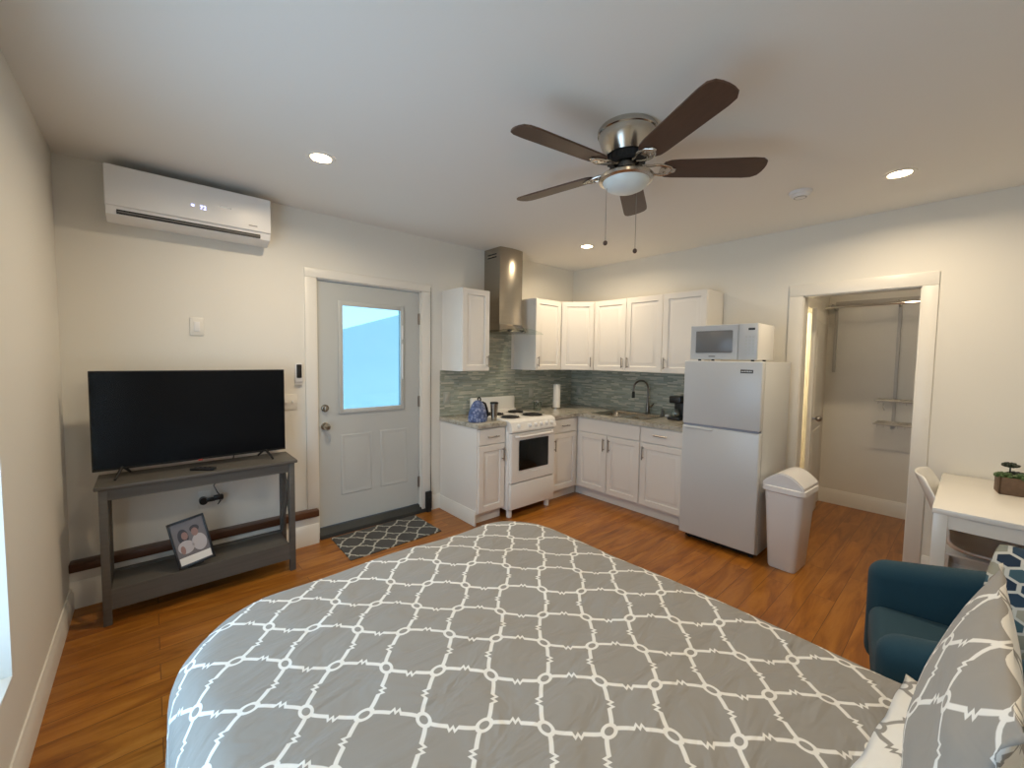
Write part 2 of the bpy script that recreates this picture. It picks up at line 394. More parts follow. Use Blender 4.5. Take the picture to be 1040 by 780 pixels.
baseboard('baseboard_right', WR, .19, WR, WF, .13, label='white baseboard right of the closet opening')
baseboard('baseboard_closet', 5.45, 1.06, 5.45, -.4, .15, label='tall white baseboard at the back of the closet')
# bumped out base under the TV with a stained wood cap
LX1 = .99
b = BM(); box(b, WX, 3.425, 0, LX1, WY, .2215); 
prism(b, [(0, 0), (.014, 0), (.014, .14), (.009, .15), (.006, .16), (0, .16)], 0, LX1-WX, M4=Matrix.Translation((WX, 3.426, 0)) @ Matrix(((0, 0, 1, 0), (-1, 0, 0, 0), (0, 1, 0, 0), (0, 0, 0, 1))))
struct('trim_1', b, M['trim'], 'white boxed-out base with baseboard under the brown ledge', 'trim')
struct('trim_2', bx(WX, 3.402, .222, LX1, WY, .272, bev=.004), M['ledge'], 'dark stained wood ledge cap along the wall behind the TV stand', 'ledge')
# door casing
b = BM()
for a, c in ((.92, DX0-.012), (DX1+.012, 2.035)): box(b, a, WY-.02, 0.27 if a < 1 else 0, c, WY, DZ1+.012, bev=.003)
box(b, .92, WY-.02, DZ1+.0125, 2.035, WY, 2.19, bev=.003)
box(b, DX0-.012, WY, .0, DX0-.003, WY+.12, DZ1+.01); box(b, DX1+.003, WY, 0, DX1+.012, WY+.12, DZ1+.01); box(b, DX0-.012, WY, DZ1+.003, DX1+.012, WY+.12, DZ1+.012)
struct('trim_3', b, M['trim'], 'white flat casing around the entry door', 'trim')
b = BM()
box(b, WR-.018, CY0, 0, WR, 1.08, CZ, bev=.003); box(b, WR-.018, .195, 0, WR, CY1, CZ, bev=.003); box(b, WR-.018, .195, CZ+.0005, WR, 1.08, 2.15, bev=.003)
box(b, WR, CY0-.006, 0, WR+.12, CY0, CZ); box(b, WR, CY1, 0, WR+.12, CY1+.006, CZ); box(b, WR, CY1, CZ-.006, WR+.12, CY0, CZ)
struct('trim_4', b, M['trim'], 'white flat casing around the closet opening', 'trim')
# window in the left wall
wf = BM(); y0, y1, z0, z1 = W1
for a in ((y0, z0, y0+.05, z1), (y1-.05, z0, y1, z1), (y0, z0, y1, z0+.05), (y0, z1-.05, y1, z1), (y0, (z0+z1)/2-.025, y1, (z0+z1)/2+.025)):
    box(wf, WX-.15, a[0], a[1], WX-.10, a[2], a[3], bev=.003)
wo = struct('window_1', wf, M['trim'], 'bright window with white frame in the left wall', 'window')
g = link('pane', bx(WX-.128, y0+.04, z0+.04, WX-.122, y1-.04, z1-.04), M['pane'], wo)
link('sill', bx(WX-.1, y0, z0-.001, WX+.002, y1, z0+.012, bev=.003), M['trim'], wo)

# ---- entry door
b = BM(); gx0, gx1, gz0, gz1 = 1.21, 1.745, 1.05, 1.93
DY = 3.502
for q in ((DX0, .085, gx0, DZ1), (gx1, .085, DX1, DZ1), (gx0, .085, gx1, gz0), (gx0, gz1, gx1, DZ1)): box(b, q[0], DY, q[1], q[2], DY+.045, q[3])
bmesh.ops.remove_doubles(b, verts=b.verts[:], dist=1e-5)
for px in (1.195, 1.545):
    bb = BM(); nested(bb, .27, .52, [(0, 0), (.006, -.004), (.014, -.004), (.024, .0), (.04, -.002), (.05, -.003)], px, .32)
    bmesh.ops.translate(bb, verts=bb.verts[:], vec=(0, DY+.0005, 0)); me = D.meshes.new('t'); bb.to_mesh(me); bb.free(); b.from_mesh(me)
door = struct('door_1', b, M['door'], 'pale grey-white entry door with frosted blue glass and two lower panels', 'door')
b = BM()
for q in ((gx0-.03, gz0-.03, gx0+.008, gz1+.03), (gx1-.008, gz0-.03, gx1+.03, gz1+.03), (gx0, gz0-.03, gx1, gz0+.008), (gx0, gz1-.008, gx1, gz1+.03)): box(b, q[0], DY-.014, q[1], q[2], DY, q[3], bev=.005)
link('window_frame', b, M['door'], door)
m = glass_mat('door_glass', (.50, .63, .66), .04)
link('pane', bx(gx0, DY+.015, gz0, gx1, DY+.02, gz1), m, door)
b = BM(); box(b, gx1+.002, DY-.022, 1.66, gx1+.016, DY-.013, 1.79, bev=.003); box(b, gx1+.002, DY-.024, 1.30, gx1+.014, DY-.013, 1.62, bev=.003)
link('blind_slider', b, M['plastic'], door)
b = BM(); cyl(b, (1.07, DY-.006, .925), .032, .012, 'y'); tube(b, [(1.07, DY-.01, .925), (1.07, DY-.035, .925)], .012, 12)
lathe(b, [(0, -.026), (.018, -.024), (.027, -.012), (.028, 0), (.022, .012), (.01, .018)], n=20)
k = [v for v in b.verts if abs(v.co.y) < .05]; bmesh.ops.transform(b, matrix=Matrix.Translation((1.07, DY-.05, .925)) @ Matrix.Rotation(-PI/2, 4, 'X'), verts=k)
link('door_knob', b, M['nickel'], door)
b = BM(); cyl(b, (1.07, DY-.006, 1.075), .03, .012, 'y'); cyl(b, (1.07, DY-.018, 1.075), .022, .016, 'y', r2=.018); box(b, 1.064, DY-.036, 1.06, 1.076, DY-.02, 1.09, bev=.003)
link('deadbolt', b, M['nickel'], door)
for z in (1.86, 1.08, .30):
    b = BM(); box(b, DX1-.014, DY-.004, z-.05, DX1+.002, DY+.002, z+.05); cyl(b, (DX1-.001, DY-.008, z), .007, .105, n=10)
    link('hinge', b, M['dnickel'], door)
b = BM(); prism(b, [(3.45, 0), (3.63, 0), (3.63, .075), (3.50, .075), (3.49, .06), (3.455, .03)], DX0-.004, 2.03, M4=Matrix(((0, 0, 1, 0), (1, 0, 0, 0), (0, 1, 0, 0), (0, 0, 0, 1))))
struct('trim_5', b, M['rubber'], 'black raised threshold below the entry door', 'threshold')
b = BM(); box(b, 1.975, 3.425, .03, 2.035, 3.458, .20, bev=.006); box(b, 1.985, 3.41, .10, 2.02, 3.426, .15, bev=.004); tube(b, [(2.038, 3.455, .19), (2.041, 3.474, .5), (2.041, 3.474, 2.17)], .0035, 6); box(b, 1.985, 3.43, 0, 2.03, 3.46, .03)
tag(link('door_stop', b, M['blackm']), 'small black box with thin cord at the right foot of the door casing', 'door hardware')
# what is seen through the door glass: covered porch outside
b = BM(); box(b, -.2, 5.6, -.3, 4.2, 5.7, 1.55); box(b, -.5, 3.7, 2.75, 4.5, 5.8, 2.83); prism(b, [(0, 0), (2.4, 0), (2.4, 1.0), (0, .25)], 0, .1, M4=Matrix.Translation((1.6, 5.55, 1.5)) @ Matrix(((1, 0, 0, 0), (0, 0, -1, 0), (0, 1, 0, 0), (0, 0, 0, 1))))
struct('wall_porch', b, mat('snowy_siding', (.75, .8, .85), .7), 'pale porch wall and roof outside the door glass', 'wall')

# ---- closet inner door + hardware
b = BM(); bb = BM(); nested(b, .62, 1.98, [(0, 0), (0, -.03), (.004, -.034)], 4.50, .01)
for (ox, oz, ww, hh) in ((4.57, .12, .48, .75), (4.57, .97, .48, .92)): nested(b, ww, hh, [(0, -.0335), (.01, -.040), (.02, -.036), (.04, -.040)], ox, oz)
bb.free()
d2 = struct('door_2', b, M['trim'], 'white panelled inner door on the left inside the closet', 'door')
b = BM(); tube(b, [(4.76, 1.018, .99), (4.76, .99, .99)], .01, 10); bmesh.ops.create_uvsphere(b, u_segments=14, v_segments=10, radius=.026, matrix=Matrix.Translation((4.76, .972, .99)))
bmesh.ops.translate(b, verts=b.verts[:], vec=(-.20, -1.052, 0)); link('door_knob', b, M['dnickel'], d2)
HM = Matrix.Translation((5.13, 1.05, 0)) @ Matrix.Rotation(R(5), 4, 'Z') @ Matrix.Translation((-5.13, 0, 0)); d2.matrix_world = HM
b = BM(); box(b, 5.14, 1.04, 0, 5.24, 1.06, 2.1, bev=.003); box(b, 4.40, 1.04, 2.01, 5.14, 1.06, 2.1, bev=.003); box(b, 4.40, 1.04, 0, 4.485, 1.06, 2.01, bev=.003)
struct('trim_6', b, M['trim'], 'white casing around the inner closet door', 'trim')
t = thing('added_closet_light', 'added small round flush light on the closet ceiling, unseen behind the door header', 'ceiling light', (4.62, .45, 2.42))  # unseen fixture, added to brighten the closet and its inner door
b = BM(); lathe(b, [(0, -.05), (.05, -.045), (.08, -.03), (.09, -.012)], n=28); link('diffuser', b, mat('warm_diffuser', (1, .9, .8), .5, emit=(1, .78, .5), es=2.2), t)
b = BM(); lathe(b, [(.088, -.014), (.10, -.012), (.10, 0)], n=28); link('base', b, M['trim'], t)
l = D.lights.new('added_closet_lamp', 'POINT'); l.energy = 2.6; l.shadow_soft_size = .05; l.color = (1, .80, .54); o = D.objects.new('added_closet_lamp', l); o.location = (4.62, .45, 2.33); COL.objects.link(o)  # added lamp of that fixture, lifts the upper closet walls
cr = thing('closet_shelving', 'grey wire shelving tracks and hanging rod on the closet back wall', 'closet organizer', (5.45, .5, 0))
link('top_rail', bx(-.018, -.88, 2.10, -.002, .5, 2.135), M['wire'], cr)
for y, za in ((.49, 1.40), (.005, .87)): link('upright', bx(-.022, y-.0125, za, -.003, y+.0125, 2.12), M['wire'], cr)
for y in (.49, .005):
    b = BM(); prism(b, [(0, 0), (-.28, 0), (-.28, -.012), (0, -.05)], 0, .012, M4=Matrix.Translation((-.02, y+.006, 2.09)) @ Matrix(((1, 0, 0, 0), (0, 0, -1, 0), (0, 1, 0, 0), (0, 0, 0, 1)))); link('bracket', b, M['wire'], cr)
b = BM(); tube(b, [(-.27, -.88, 2.055), (-.27, .53, 2.055)], .013, 10); link('hanging_rod', b, M['chrome'], cr)
for z in (1.15, .93):
    b = BM()
    for i in range(9): tube(b, [(-.02-.035*i, -.88, z), (-.02-.035*i, .12, z)], .003 if i not in (0, 8) else .006, 6)
    for i in range(21): tube(b, [(-.02, -.87+.048*i, z+.004), (-.30, -.87+.048*i, z+.004), (-.30, -.87+.048*i, z-.03)], .002, 5)
    link('wire_shelf', b, M['wire'], cr)
b = BM(); tube(b, [(-.22, .06, 1.13), (-.22, .06, 1.08), (-.24, .05, 1.06), (-.25, .06, 1.09)], .005, 6); link('hook', b, M['wire'], cr)

# ------------------------------------------------------------------ wall plates
def plate(name, label, x, z, w, h, kind='switch', cat='switch'):
    t = thing(name, label, cat, (x, WY, z))
    link('plate', bx(-w/2, -.007, -h/2, w/2, 0, h/2, bev=.003), M['trim'], t)
    n = max(1, round(w/.06))
    for i in range(n):
        cx = (i-(n-1)/2)*.046
        if kind == 'switch': link('toggle', bx(cx-.016, -.011, -.033, cx+.016, -.006, .033, bev=.002), M['plastic'], t)
        else: link('toggle', bx(cx-.005, -.02, -.005, cx+.005, -.006, .012, bev=.002), M['black'] if kind == 'toggleb' else M['plastic'], t)
    return t
plate('wall_switch', 'white rocker switch plate on the wall above the TV', .246, 1.69, .075, .12)
plate('light_switch', 'white double toggle switch plate between TV and entry door', .80, 1.145, .115, .12, 'toggle')
t = thing('remote_holder', 'white wall holder with small black-fronted remote above the switch plate', 'remote holder', (.868, WY, 1.36))
link('holder', bx(-.028, -.02, -.085, .028, 0, -.01, bev=.004), M['trim'], t)
link('remote', bx(-.026, -.032, -.06, .026, -.018, .085, bev=.006), M['plastic'], t)
b = BM(); box(b, -.018, -.036, -.03, .018, -.031, .075, bev=.006); link('front', b, M['black'], t)
t = thing('power_outlet', 'white wall outlet with plugs under the TV stand top', 'outlet', (.262, WY, .50))
link('plate', bx(-.036, -.006, -.058, .036, 0, .058, bev=.003), M['trim'], t)
b = BM(); cyl(b, (-.01, -.03, 0), .024, .045, 'y', n=14); box(b, .005, -.07, -.005, .055, -.04, .02, bev=.006); box(b, .045, -.09, .004, .10, -.05, .034, bev=.006)
tag(link('plug_adapter', b, M['black']), 'black plug and adapter in the outlet beneath the TV', 'plug').location = (.262, WY, .50)
b = BM(); tube(b, [(.42, 3.35, .84), (.43, 3.405, .83), (.43, 3.43, .78), (.37, 3.435, .68), (.31, 3.43, .6), (.33, 3.425, .55), (.36, 3.42, .50), (.33, 3.41, .47), (.36, 3.405, .53)], .0035, 6)
tag(link('tv_cable', b, M['black']), 'thin black cord hanging from the TV down to the outlet', 'cord')

# ------------------------------------------------------------------ TV stand
cx0, cx1, cy0, cy1 = -.246, .755, 3.07, 3.39
t = thing('console_table', 'grey wood console table with lower shelf and crossed ends under the TV', 'TV stand', (0, 0, 0))
t.location = ((cx0+cx1)/2, (cy0+cy1)/2, 0); hx, hy = (cx1-cx0)/2, (cy1-cy0)/2
link('top', bx(-hx, -hy, .762, hx, hy+.005, .782, bev=.004), M['grey'], t)
b = BM(); box(b, -hx+.03, -hy+.018, .70, hx-.03, -hy+.034, .762); box(b, -hx+.03, hy-.034, .70, hx-.03, hy-.018, .762); box(b, -hx+.022, -hy+.03, .70, -hx+.038, hy-.03, .762); box(b, hx-.038, -hy+.03, .70, hx-.022, hy-.03, .762)
link('apron', b, M['grey'], t)
for sx in (-1, 1):
    for sy in (-1, 1):
        X0 = sx*(hx-.035); Y0 = sy*(hy-.03); link('leg', bx(X0-.018, Y0-.018, 0, X0+.018, Y0+.018, .762, bev=.002), M['grey'], t)
    for s in (-1, 1):
        b = BM(); L0 = math.hypot(.50, 2*hy-.096); a = math.atan2(.50, 2*hy-.096)
        box(b, -.006, -L0/2, -.014, .006, L0/2, .014); bmesh.ops.transform(b, matrix=Matrix.Translation((sx*(hx-.035)+.0065*s, 0, .452)) @ Matrix.Rotation(s*a, 4, 'X'), verts=b.verts[:])
        link('cross_brace', b, M['grey'], t)
b = BM(); box(b, -hx+.053, -hy+.03, .168, hx-.053, hy-.03, .186); link('shelf', b, M['grey'], t)
b = BM(); box(b, -hx+.053, -hy+.014, .085, hx-.053, -hy+.03, .20); box(b, -hx+.053, hy-.03, .085, hx-.053, hy-.014, .20); link('shelf_rail', b, M['grey'], t)

# ------------------------------------------------------------------ TV
t = thing('television', 'black flat screen TV on two splayed feet on grey console', 'television', (.23, 3.27, .783))
tw, tz0, tz1 = .492, .045, .62
b = BM(); box(b, -tw, -.012, tz0, tw, .012, tz1, bev=.003); box(b, -tw*.75, .01, tz0+.03, tw*.75, .05, tz0+.36, bev=.012); link('body', b, M['black'], t)
link('screen', bx(-tw+.006, -.0135, tz0+.014, tw-.006, -.0115, tz1-.006), M['screen'], t)
for s in (-1, 1):
    b = BM(); x = s*.365
    for q, dx in ((-.095, .03), (.075, -.03)): tube(b, [(x, 0, .062), (x+s*dx*.5, q*.5, .034), (x+s*dx, q, .006)], [.009, .008, .006], 8)
    link('foot', b, M['black'], t)
link('standby_light', bx(-.012, -.016, tz0-.006, .012, -.008, tz0+.003, bev=.002), mat('red_led', (.5, .06, .04), .4), t)
b = BM(); box(b, -.07, -.02, 0, .07, .02, .016, bev=.006, seg=3)
for i in range(4): cyl(b, (-.045+.028*i, 0, .017), .006, .004, n=10)
o = tag(link('remote_control', b, M['black']), 'black remote control lying on the console in front of the TV', 'remote'); o.location = (.235, 3.15, .783); o.rotation_euler = (0, 0, R(-35))

# ------------------------------------------------------------------ picture frame on lower shelf
t = thing('picture_frame', 'black framed photo of two people leaning on the lower console shelf', 'picture frame', (.155, 3.17, .188), R(-4))
t.rotation_euler = (R(-14), R(-13), R(-6)); t.location = (.192, 3.10, .218)
b = BM(); w2, h2 = .093, .285
for q in ((-w2, 0, w2, .014), (-w2, h2-.014, w2, h2), (-w2, 0, -w2+.012, h2), (w2-.012, 0, w2, h2)): box(b, q[0], -.008, q[1], q[2], .008, q[3], bev=.002)
link('frame', b, M['black'], t)
ph = link('photo', bx(-w2+.010, -.002, .012, w2-.010, .004, h2-.012), mat('photo_background', (.16, .13, .12), .35), t)
def blob(name, polys, m, y):
    for cx, cz, rx, rz in polys:
        b = BM(); q = bmesh.ops.create_cone(b, cap_ends=True, segments=24, radius1=1, radius2=1, depth=1, matrix=Matrix.Rotation(PI/2, 4, 'X'))
        for v in q['verts']: v.co = Vector((cx+v.co.x*rx, y+v.co.y*.0005, cz+v.co.z*rz))
        link(name, b, m, ph)
blob('hair', [(-.032, .182, .026, .048), (.03, .212, .024, .022)], mat('photo_dark_brown', (.03, .018, .014), .4), -.0024)
blob('shirt', [(-.030, .118, .040, .040), (.038, .125, .036, .052)], mat('photo_pale_shirt', (.5, .45, .44), .4), -.0028)
blob('face', [(-.024, .186, .016, .024), (.028, .192, .017, .025), (-.048, .105, .012, .026)], mat('photo_skin', (.30, .16, .12), .4), -.0032)
link('caption_strip', bx(-w2+.016, -.0045, .018, w2-.014, -.0035, .062), M['paper'], ph)
b = BM(); prism(b, [(-.03, .15), (.03, .15), (.04, -.02), (-.04, -.02)], .0, .004, M4=Matrix.Translation((-.01, .0085, .01)) @ Matrix.Rotation(R(55), 4, 'X')); link('easel_back', b, M['black'], t)

# ------------------------------------------------------------------ air conditioner
t = thing('air_conditioner', 'white split air conditioner high on the wall above the TV', 'air conditioner', (.245, WY, 2.27)); aw = .41
b = BM(); prism(b, [(0, .02), (-.10, .0), (-.185, .03), (-.208, .075), (-.212, .28), (-.195, .30), (0, .30)], -aw, aw, M4=Matrix(((0, 0, 1, 0), (1, 0, 0, 0), (0, 1, 0, 0), (0, 0, 0, 1))))
link('body', b, M['plastic'], t)
b = BM(); box(b, -aw-.002, -.219, .072, aw+.002, -.205, .298, bev=.006, seg=3); link('front_panel', b, M['plastic'], t)
b = BM(); box(b, -aw+.045, -.196, .030, aw-.06, -.15, .058); bmesh.ops.transform(b, matrix=Matrix.Translation((0, -.003, .004)), verts=b.verts[:]); link('outlet_slot', b, M['vent'], t)
b = BM(); box(b, -aw+.05, -.006, -.004, aw-.065, .006, .002); bmesh.ops.transform(b, matrix=Matrix.Translation((0, -.199, .047)) @ Matrix.Rotation(R(25), 4, 'X'), verts=b.verts[:]); link('louver', b, mat('louver_grey', (.2, .19, .18), .4), t)
def text(name, body, size, m, parent, loc, rot, ext=.0006, align='CENTER'):
    c = D.curves.new(name, 'FONT'); c.body = body; c.size = size; c.extrude = ext; c.align_x = align; c.align_y = 'CENTER'
    o = D.objects.new('tmp', c); COL.objects.link(o); dg = bpy.context.evaluated_depsgraph_get(); dg.update()
    me = D.meshes.new_from_object(o.evaluated_get(dg)); D.objects.remove(o); me.materials.clear(); me.materials.append(m)
    q = D.objects.new(name, me); COL.objects.link(q); q.parent = parent; q.location = loc; q.rotation_euler = rot; return q
fr = (PI/2, 0, 0)
text('display', '72', .034, M['disp'], t, (.035, -.2196, .155), fr)
link('display_dot', bx(-.025, -.2200, .155, -.010, -.2190, .167), M['disp'], t)
link('logo', bx(.12, -.2200, .182, .185, -.2188, .190), mat('silver_logo', (.95, .95, .95), .2, metal=.5), t)
link('model_mark', bx(.28, -.2196, .10, .33, -.2188, .107), mat('grey_print', (.3, .28, .27), .5), t)

# ------------------------------------------------------------------ downlights, smoke detector
spots = [(.764, 2.512, 'recessed downlight between the air conditioner and the range hood'), (3.316, 2.622, 'recessed downlight over the kitchen corner beyond the fan'),
         (3.373, .355, 'recessed downlight in front of the closet opening'), (.764, .30, 'recessed downlight over the bed behind the camera')]
dl0 = None
for i, (x, y, lb) in enumerate(spots):
    if i == 0:
        r0 = thing('recessed_light', lb, 'ceiling light', (x, y, H), group='recessed ceiling downlights')
        b = BM(); lathe(b, [(.052, -.001), (.056, -.006), (.074, -.005), (.078, -.0005)], n=32); k0 = link('trim_ring', b, M['trim'], r0)
        b = BM(); lathe(b, [(0, -.004), (.053, -.004), (.053, -.0005)], n=32); k1 = link('lens', b, M['lens'], r0)
    else:
        r = r0.copy(); COL.objects.link(r); r.location = (x, y, H); r['label'] = lb
        for k in (k0, k1): c = k.copy(); COL.objects.link(c); c.parent = r
    l = D.lights.new('downlight', 'AREA'); l.shape = 'DISK'; l.size = .10; l.energy = LAMP_W[i]; l.color = (1, .81, .56); l.spread = R(165)
    o = D.objects.new('downlight_lamp', l); o.location = (x, y, H-.012); COL.objects.link(o)
b = BM(); lathe(b, [(0, -.038), (.03, -.038), (.045, -.034), (.05, -.022), (.062, -.018), (.066, -.004), (.066, 0)], n=32)
sd = tag(link('smoke_detector', b, M['plastic']), 'round white smoke detector on the ceiling between fan and closet light', 'smoke detector'); sd.location = (3.273, .824, H)
b = BM(); lathe(b, [(.031, -.0385), (.033, -.040), (.036, -.0385), (.036, -.037)], n=24); link('vent_ring', b, mat('grey_vent', (.3, .3, .3), .5), sd)

# ------------------------------------------------------------------ ceiling fan
FX, FY = 1.785, 1.18
t = thing('ceiling_fan', 'brushed nickel ceiling fan with five dark walnut blades and frosted light bowl', 'ceiling fan', (FX, FY, H))
b = BM(); lathe(b, [(0, 0.0000), (.135, 0.0000), (.142, -0.0102), (.142, -0.0255), (.136, -0.0298), (.136, -0.0382), (.128, -0.0638), (.112, -0.1062), (.098, -0.1275), (0, -0.1275)], n=48); link('motor_housing', b, M['nickel'], t)
b = BM(); lathe(b, [(.06, -0.1275), (.088, -0.1292), (.090, -0.1573), (.06, -0.1615)], n=40)
for k in range(20):
    a = 2*PI*k/20; bb = Matrix.Rotation(a, 4, 'Z'); box(b, .084, -.004, -.158, .094, .004, -.130, rot=bb)
link('vent_ring', b, M['blackm'], t)
b = BM(); lathe(b, [(0, -0.1573), (.045, -0.1590), (.042, -0.1913), (.045, -0.1997), (.085, -0.2082), (.122, -0.2227), (.132, -0.2338), (.130, -0.2465), (.112, -0.2516), (.108, -0.2465), (0, -0.2465)], n=48); link('light_fitter', b, M['nickel'], t)
b = BM(); lathe(b, [(.112, -0.2448), (.108, -0.2592), (.090, -0.2805), (.06, -0.2949), (.03, -0.3009), (0, -0.3026)], n=40); link('light_bowl', b, M['bowl'], t)
ZB = -.190
def blade_bm():
    b = BM(); pts = []
    pts += [(.175, -.045), (.20, -.058), (.24, -.062), (.58, -.070), (.622, -.066), (.645, -.050), (.653, -.025), (.655, .0), (.653, .025), (.645, .050), (.622, .066), (.58, .070), (.24, .062), (.20, .058), (.175, .045), (.165, .02), (.165, -.02)]
    prism(b, pts, -.004, .004); return b
def iron_bm():
    b = BM()
    for s in (-1, 1): tube(b, [(.075, s*.012, .012), (.11, s*.022, .0), (.145, s*.034, -.004), (.175, s*.036, -.008), (.205, s*.025, -.009), (.225, 0, -.009)], .006, 8)
    prism(b, [(.16, -.02), (.20, -.028), (.235, -.012), (.235, .012), (.20, .028), (.16, .02)], -.011, -.006)
    for q in ((.185, .015), (.185, -.015), (.22, 0)): cyl(b, (q[0], q[1], -.013), .006, .005, n=10)
    return b
pr = Matrix.Rotation(R(-12), 4, 'X')
b1 = blade_bm(); bmesh.ops.transform(b1, matrix=pr, verts=b1.verts[:]); b2 = iron_bm(); bmesh.ops.transform(b2, matrix=pr, verts=b2.verts[:])
bl = link('blade', b1, M['blade'], t); ir = link('blade_arm', b2, M['nickel'], bl)
for k in range(5):
    if k: q = bl.copy(); COL.objects.link(q); c = ir.copy(); COL.objects.link(c); c.parent = q
    else: q = bl
    q.parent = t; q.location = (0, 0, ZB); q.rotation_euler = (0, 0, R(27.5+72*k))
for (x, y, ze) in ((FX-.062, FY+.068, 2.094), (FX+.088, FY-.006, 2.068)):
    b = BM(); tube(b, [(x-FX, y-FY, -.24), (x-FX, y-FY, ze-H)], .0016, 6); ch = link('pull_chain', b, M['dnickel'], t)
    b = BM(); bmesh.ops.create_uvsphere(b, u_segments=12, v_segments=8, radius=.011, matrix=Matrix.Translation((x-FX, y-FY, ze-H-.008)) @ Matrix.Scale(1.15, 4, (0, 0, 1))); link('chain_knob', b, M['blade'], ch)

# ------------------------------------------------------------------ kitchen cabinets
RB = R(-90)
DPROF = [(0, 0), (0, -.016), (.003, -.019), (.052, -.019), (.058, -.008), (.066, -.008), (.092, -.019), (.096, -.019)]
def door_panel(parent, x, z, w, h, name='door', prof=None):
    b = BM(); pf = prof or DPROF
    if w < .22 and not prof: pf = [(i*.8, y) for i, y in pf]
    nested(b, w, h, pf, x, z); return link(name, b, M['cab'], parent)
def drawer_panel(parent, x, z, w, h): return door_panel(parent, x, z, w, h, 'drawer', [(0, 0), (0, -.016), (.003, -.019), (.025, -.019), (.031, -.014), (.04, -.014), (.05, -.018)] if h > .16 else [(0, 0), (0, -.016), (.003, -.019)])
def handle(parent, x, z, L, vert=True, y=-.02):
    b = BM(); d = (0, 0, 1) if vert else (1, 0, 0)
    p = lambda s, yy: (x+d[0]*s, yy, z+d[2]*s)
    tube(b, [p(-L/2, y-.026), p(L/2, y-.026)], .0055, 10)
    for s in (-L*.36, L*.36): tube(b, [p(s, y+.002), p(s, y-.026)], .0045, 8)
    return link('handle', b, M['dnickel'], parent)
def carcass(parent, x0, x1, d, z0, z1, name='body'): return link(name, bx(x0, .0, z0, x1, d, z1), M['cab'], parent)
TOE = .10
def toe(parent, x0, x1, d): return link('toe_kick', bx(x0, .055, 0, x1, d, TOE), M['cab'], parent)
# base cabinet left of the stove
FA = WY-.61   # carcass front plane on the back wall
b1x0, b1x1 = 2.155, 2.475
c = thing('base_cabinet', 'white base cabinet with one drawer left of the stove', 'cabinet', (b1x0, FA, 0)); w_ = b1x1-b1x0
carcass(c, 0, w_, .605, TOE, .875); toe(c, 0.002, w_, .6)
dr = drawer_panel(c, .012, .725, w_-.02, .14); handle(dr, w_/2, .795, .13, False)
dd = door_panel(c, .012, .115, w_-.02, .60); handle(dd, w_-.04, .62, .12)
b = BM(); prism(b, [(0, 0), (.016, 0), (.016, .10), (.010, .112), (.006, .13), (0, .13)], 0, .60)
bmesh.ops.transform(b, matrix=Matrix(((-1, 0, 0, 0), (0, 0, 1, .005), (0, 1, 0, 0), (0, 0, 0, 1))), verts=b.verts[:]); link('end_baseboard', b, M['trim'], c)
# base cabinet between stove and corner
b2x0, b2x1 = 3.10, WR-.61
c = thing('base_cabinet', 'white base cabinet with drawer between the stove and the corner', 'cabinet', (b2x0, FA, 0)); w_ = b2x1-b2x0
carcass(c, 0, w_+.0, .605, TOE, .875); toe(c, 0, w_+.05, .6)
dr = drawer_panel(c, .012, .725, w_-.045, .14); handle(dr, w_/2-.01, .795, .11, False)
dd = door_panel(c, .012, .115, w_-.045, .60); handle(dd, .045, .60, .12)
# sink base on the right wall (local x runs toward -y)
FB = WR-.61
c = thing('sink_cabinet', 'white sink base cabinet with two doors beneath the faucet', 'cabinet', (FB, FA, 0), RB); w_ = FA-2.085
b = BM(); box(b, 0, 0, TOE, w_, .605, .13); box(b, 0, 0, .13, .018, .605, .875); box(b, w_-.018, 0, .13, w_, .605, .875); box(b, .018, .585, .13, w_-.018, .605, .875); box(b, .018, 0, .13, w_-.018, .016, .875)
link('body', b, M['cab'], c); toe(c, -.05, w_, .6)
ff = door_panel(c, .035, .725, w_-.043, .14, 'false_front', [(0, 0), (0, -.016), (.003, -.019)])
hw = (w_-.043-.006)/2
d1 = door_panel(c, .035, .115, hw, .60); handle(d1, .035+hw-.03, .62, .13)
d1 = door_panel(c, .035+hw+.006, .115, hw, .60); handle(d1, .035+hw+.036, .62, .13)
# drawer base by the fridge
c = thing('base_cabinet', 'white base cabinet with drawer, partly hidden by the fridge', 'cabinet', (FB, 2.083, 0), RB); w_ = 2.083-1.625
carcass(c, 0, w_, .605, TOE, .875); toe(c, 0, w_, .6)
dr = drawer_panel(c, .008, .725, w_-.016, .14); handle(dr, w_/2-.02, .805, .13, False)
dd = door_panel(c, .008, .115, w_-.016, .60); handle(dd, .035, .62, .13)
# countertops
b = BM(); box(b, b1x0-.012, FA-.03, .876, b1x1+.003, WY-.0015, .915, bev=.004); tag(link('countertop', b, M['granite']), 'short speckled stone countertop left of the stove holding the blue kettle', 'countertop')
sx0, sx1, sy0, sy1 = 3.60, 4.01, 2.12, 2.72
b = BM(); e = FB-.03
box(b, b2x0-.003, FA-.03, .876, e, WY-.0015, .915); box(b, e, sy1, .876, WR-.0015, WY-.0015, .915); box(b, e, 1.625, .876, WR-.0015, sy0, .915); box(b, e, sy0, .876, sx0, sy1, .915); box(b, sx1, sy0, .876, WR-.0015, sy1, .915)
bmesh.ops.remove_doubles(b, verts=b.verts[:], dist=1e-5)
tag(link('countertop', b, M['granite']), 'L-shaped speckled stone countertop around the corner with the sink', 'countertop')
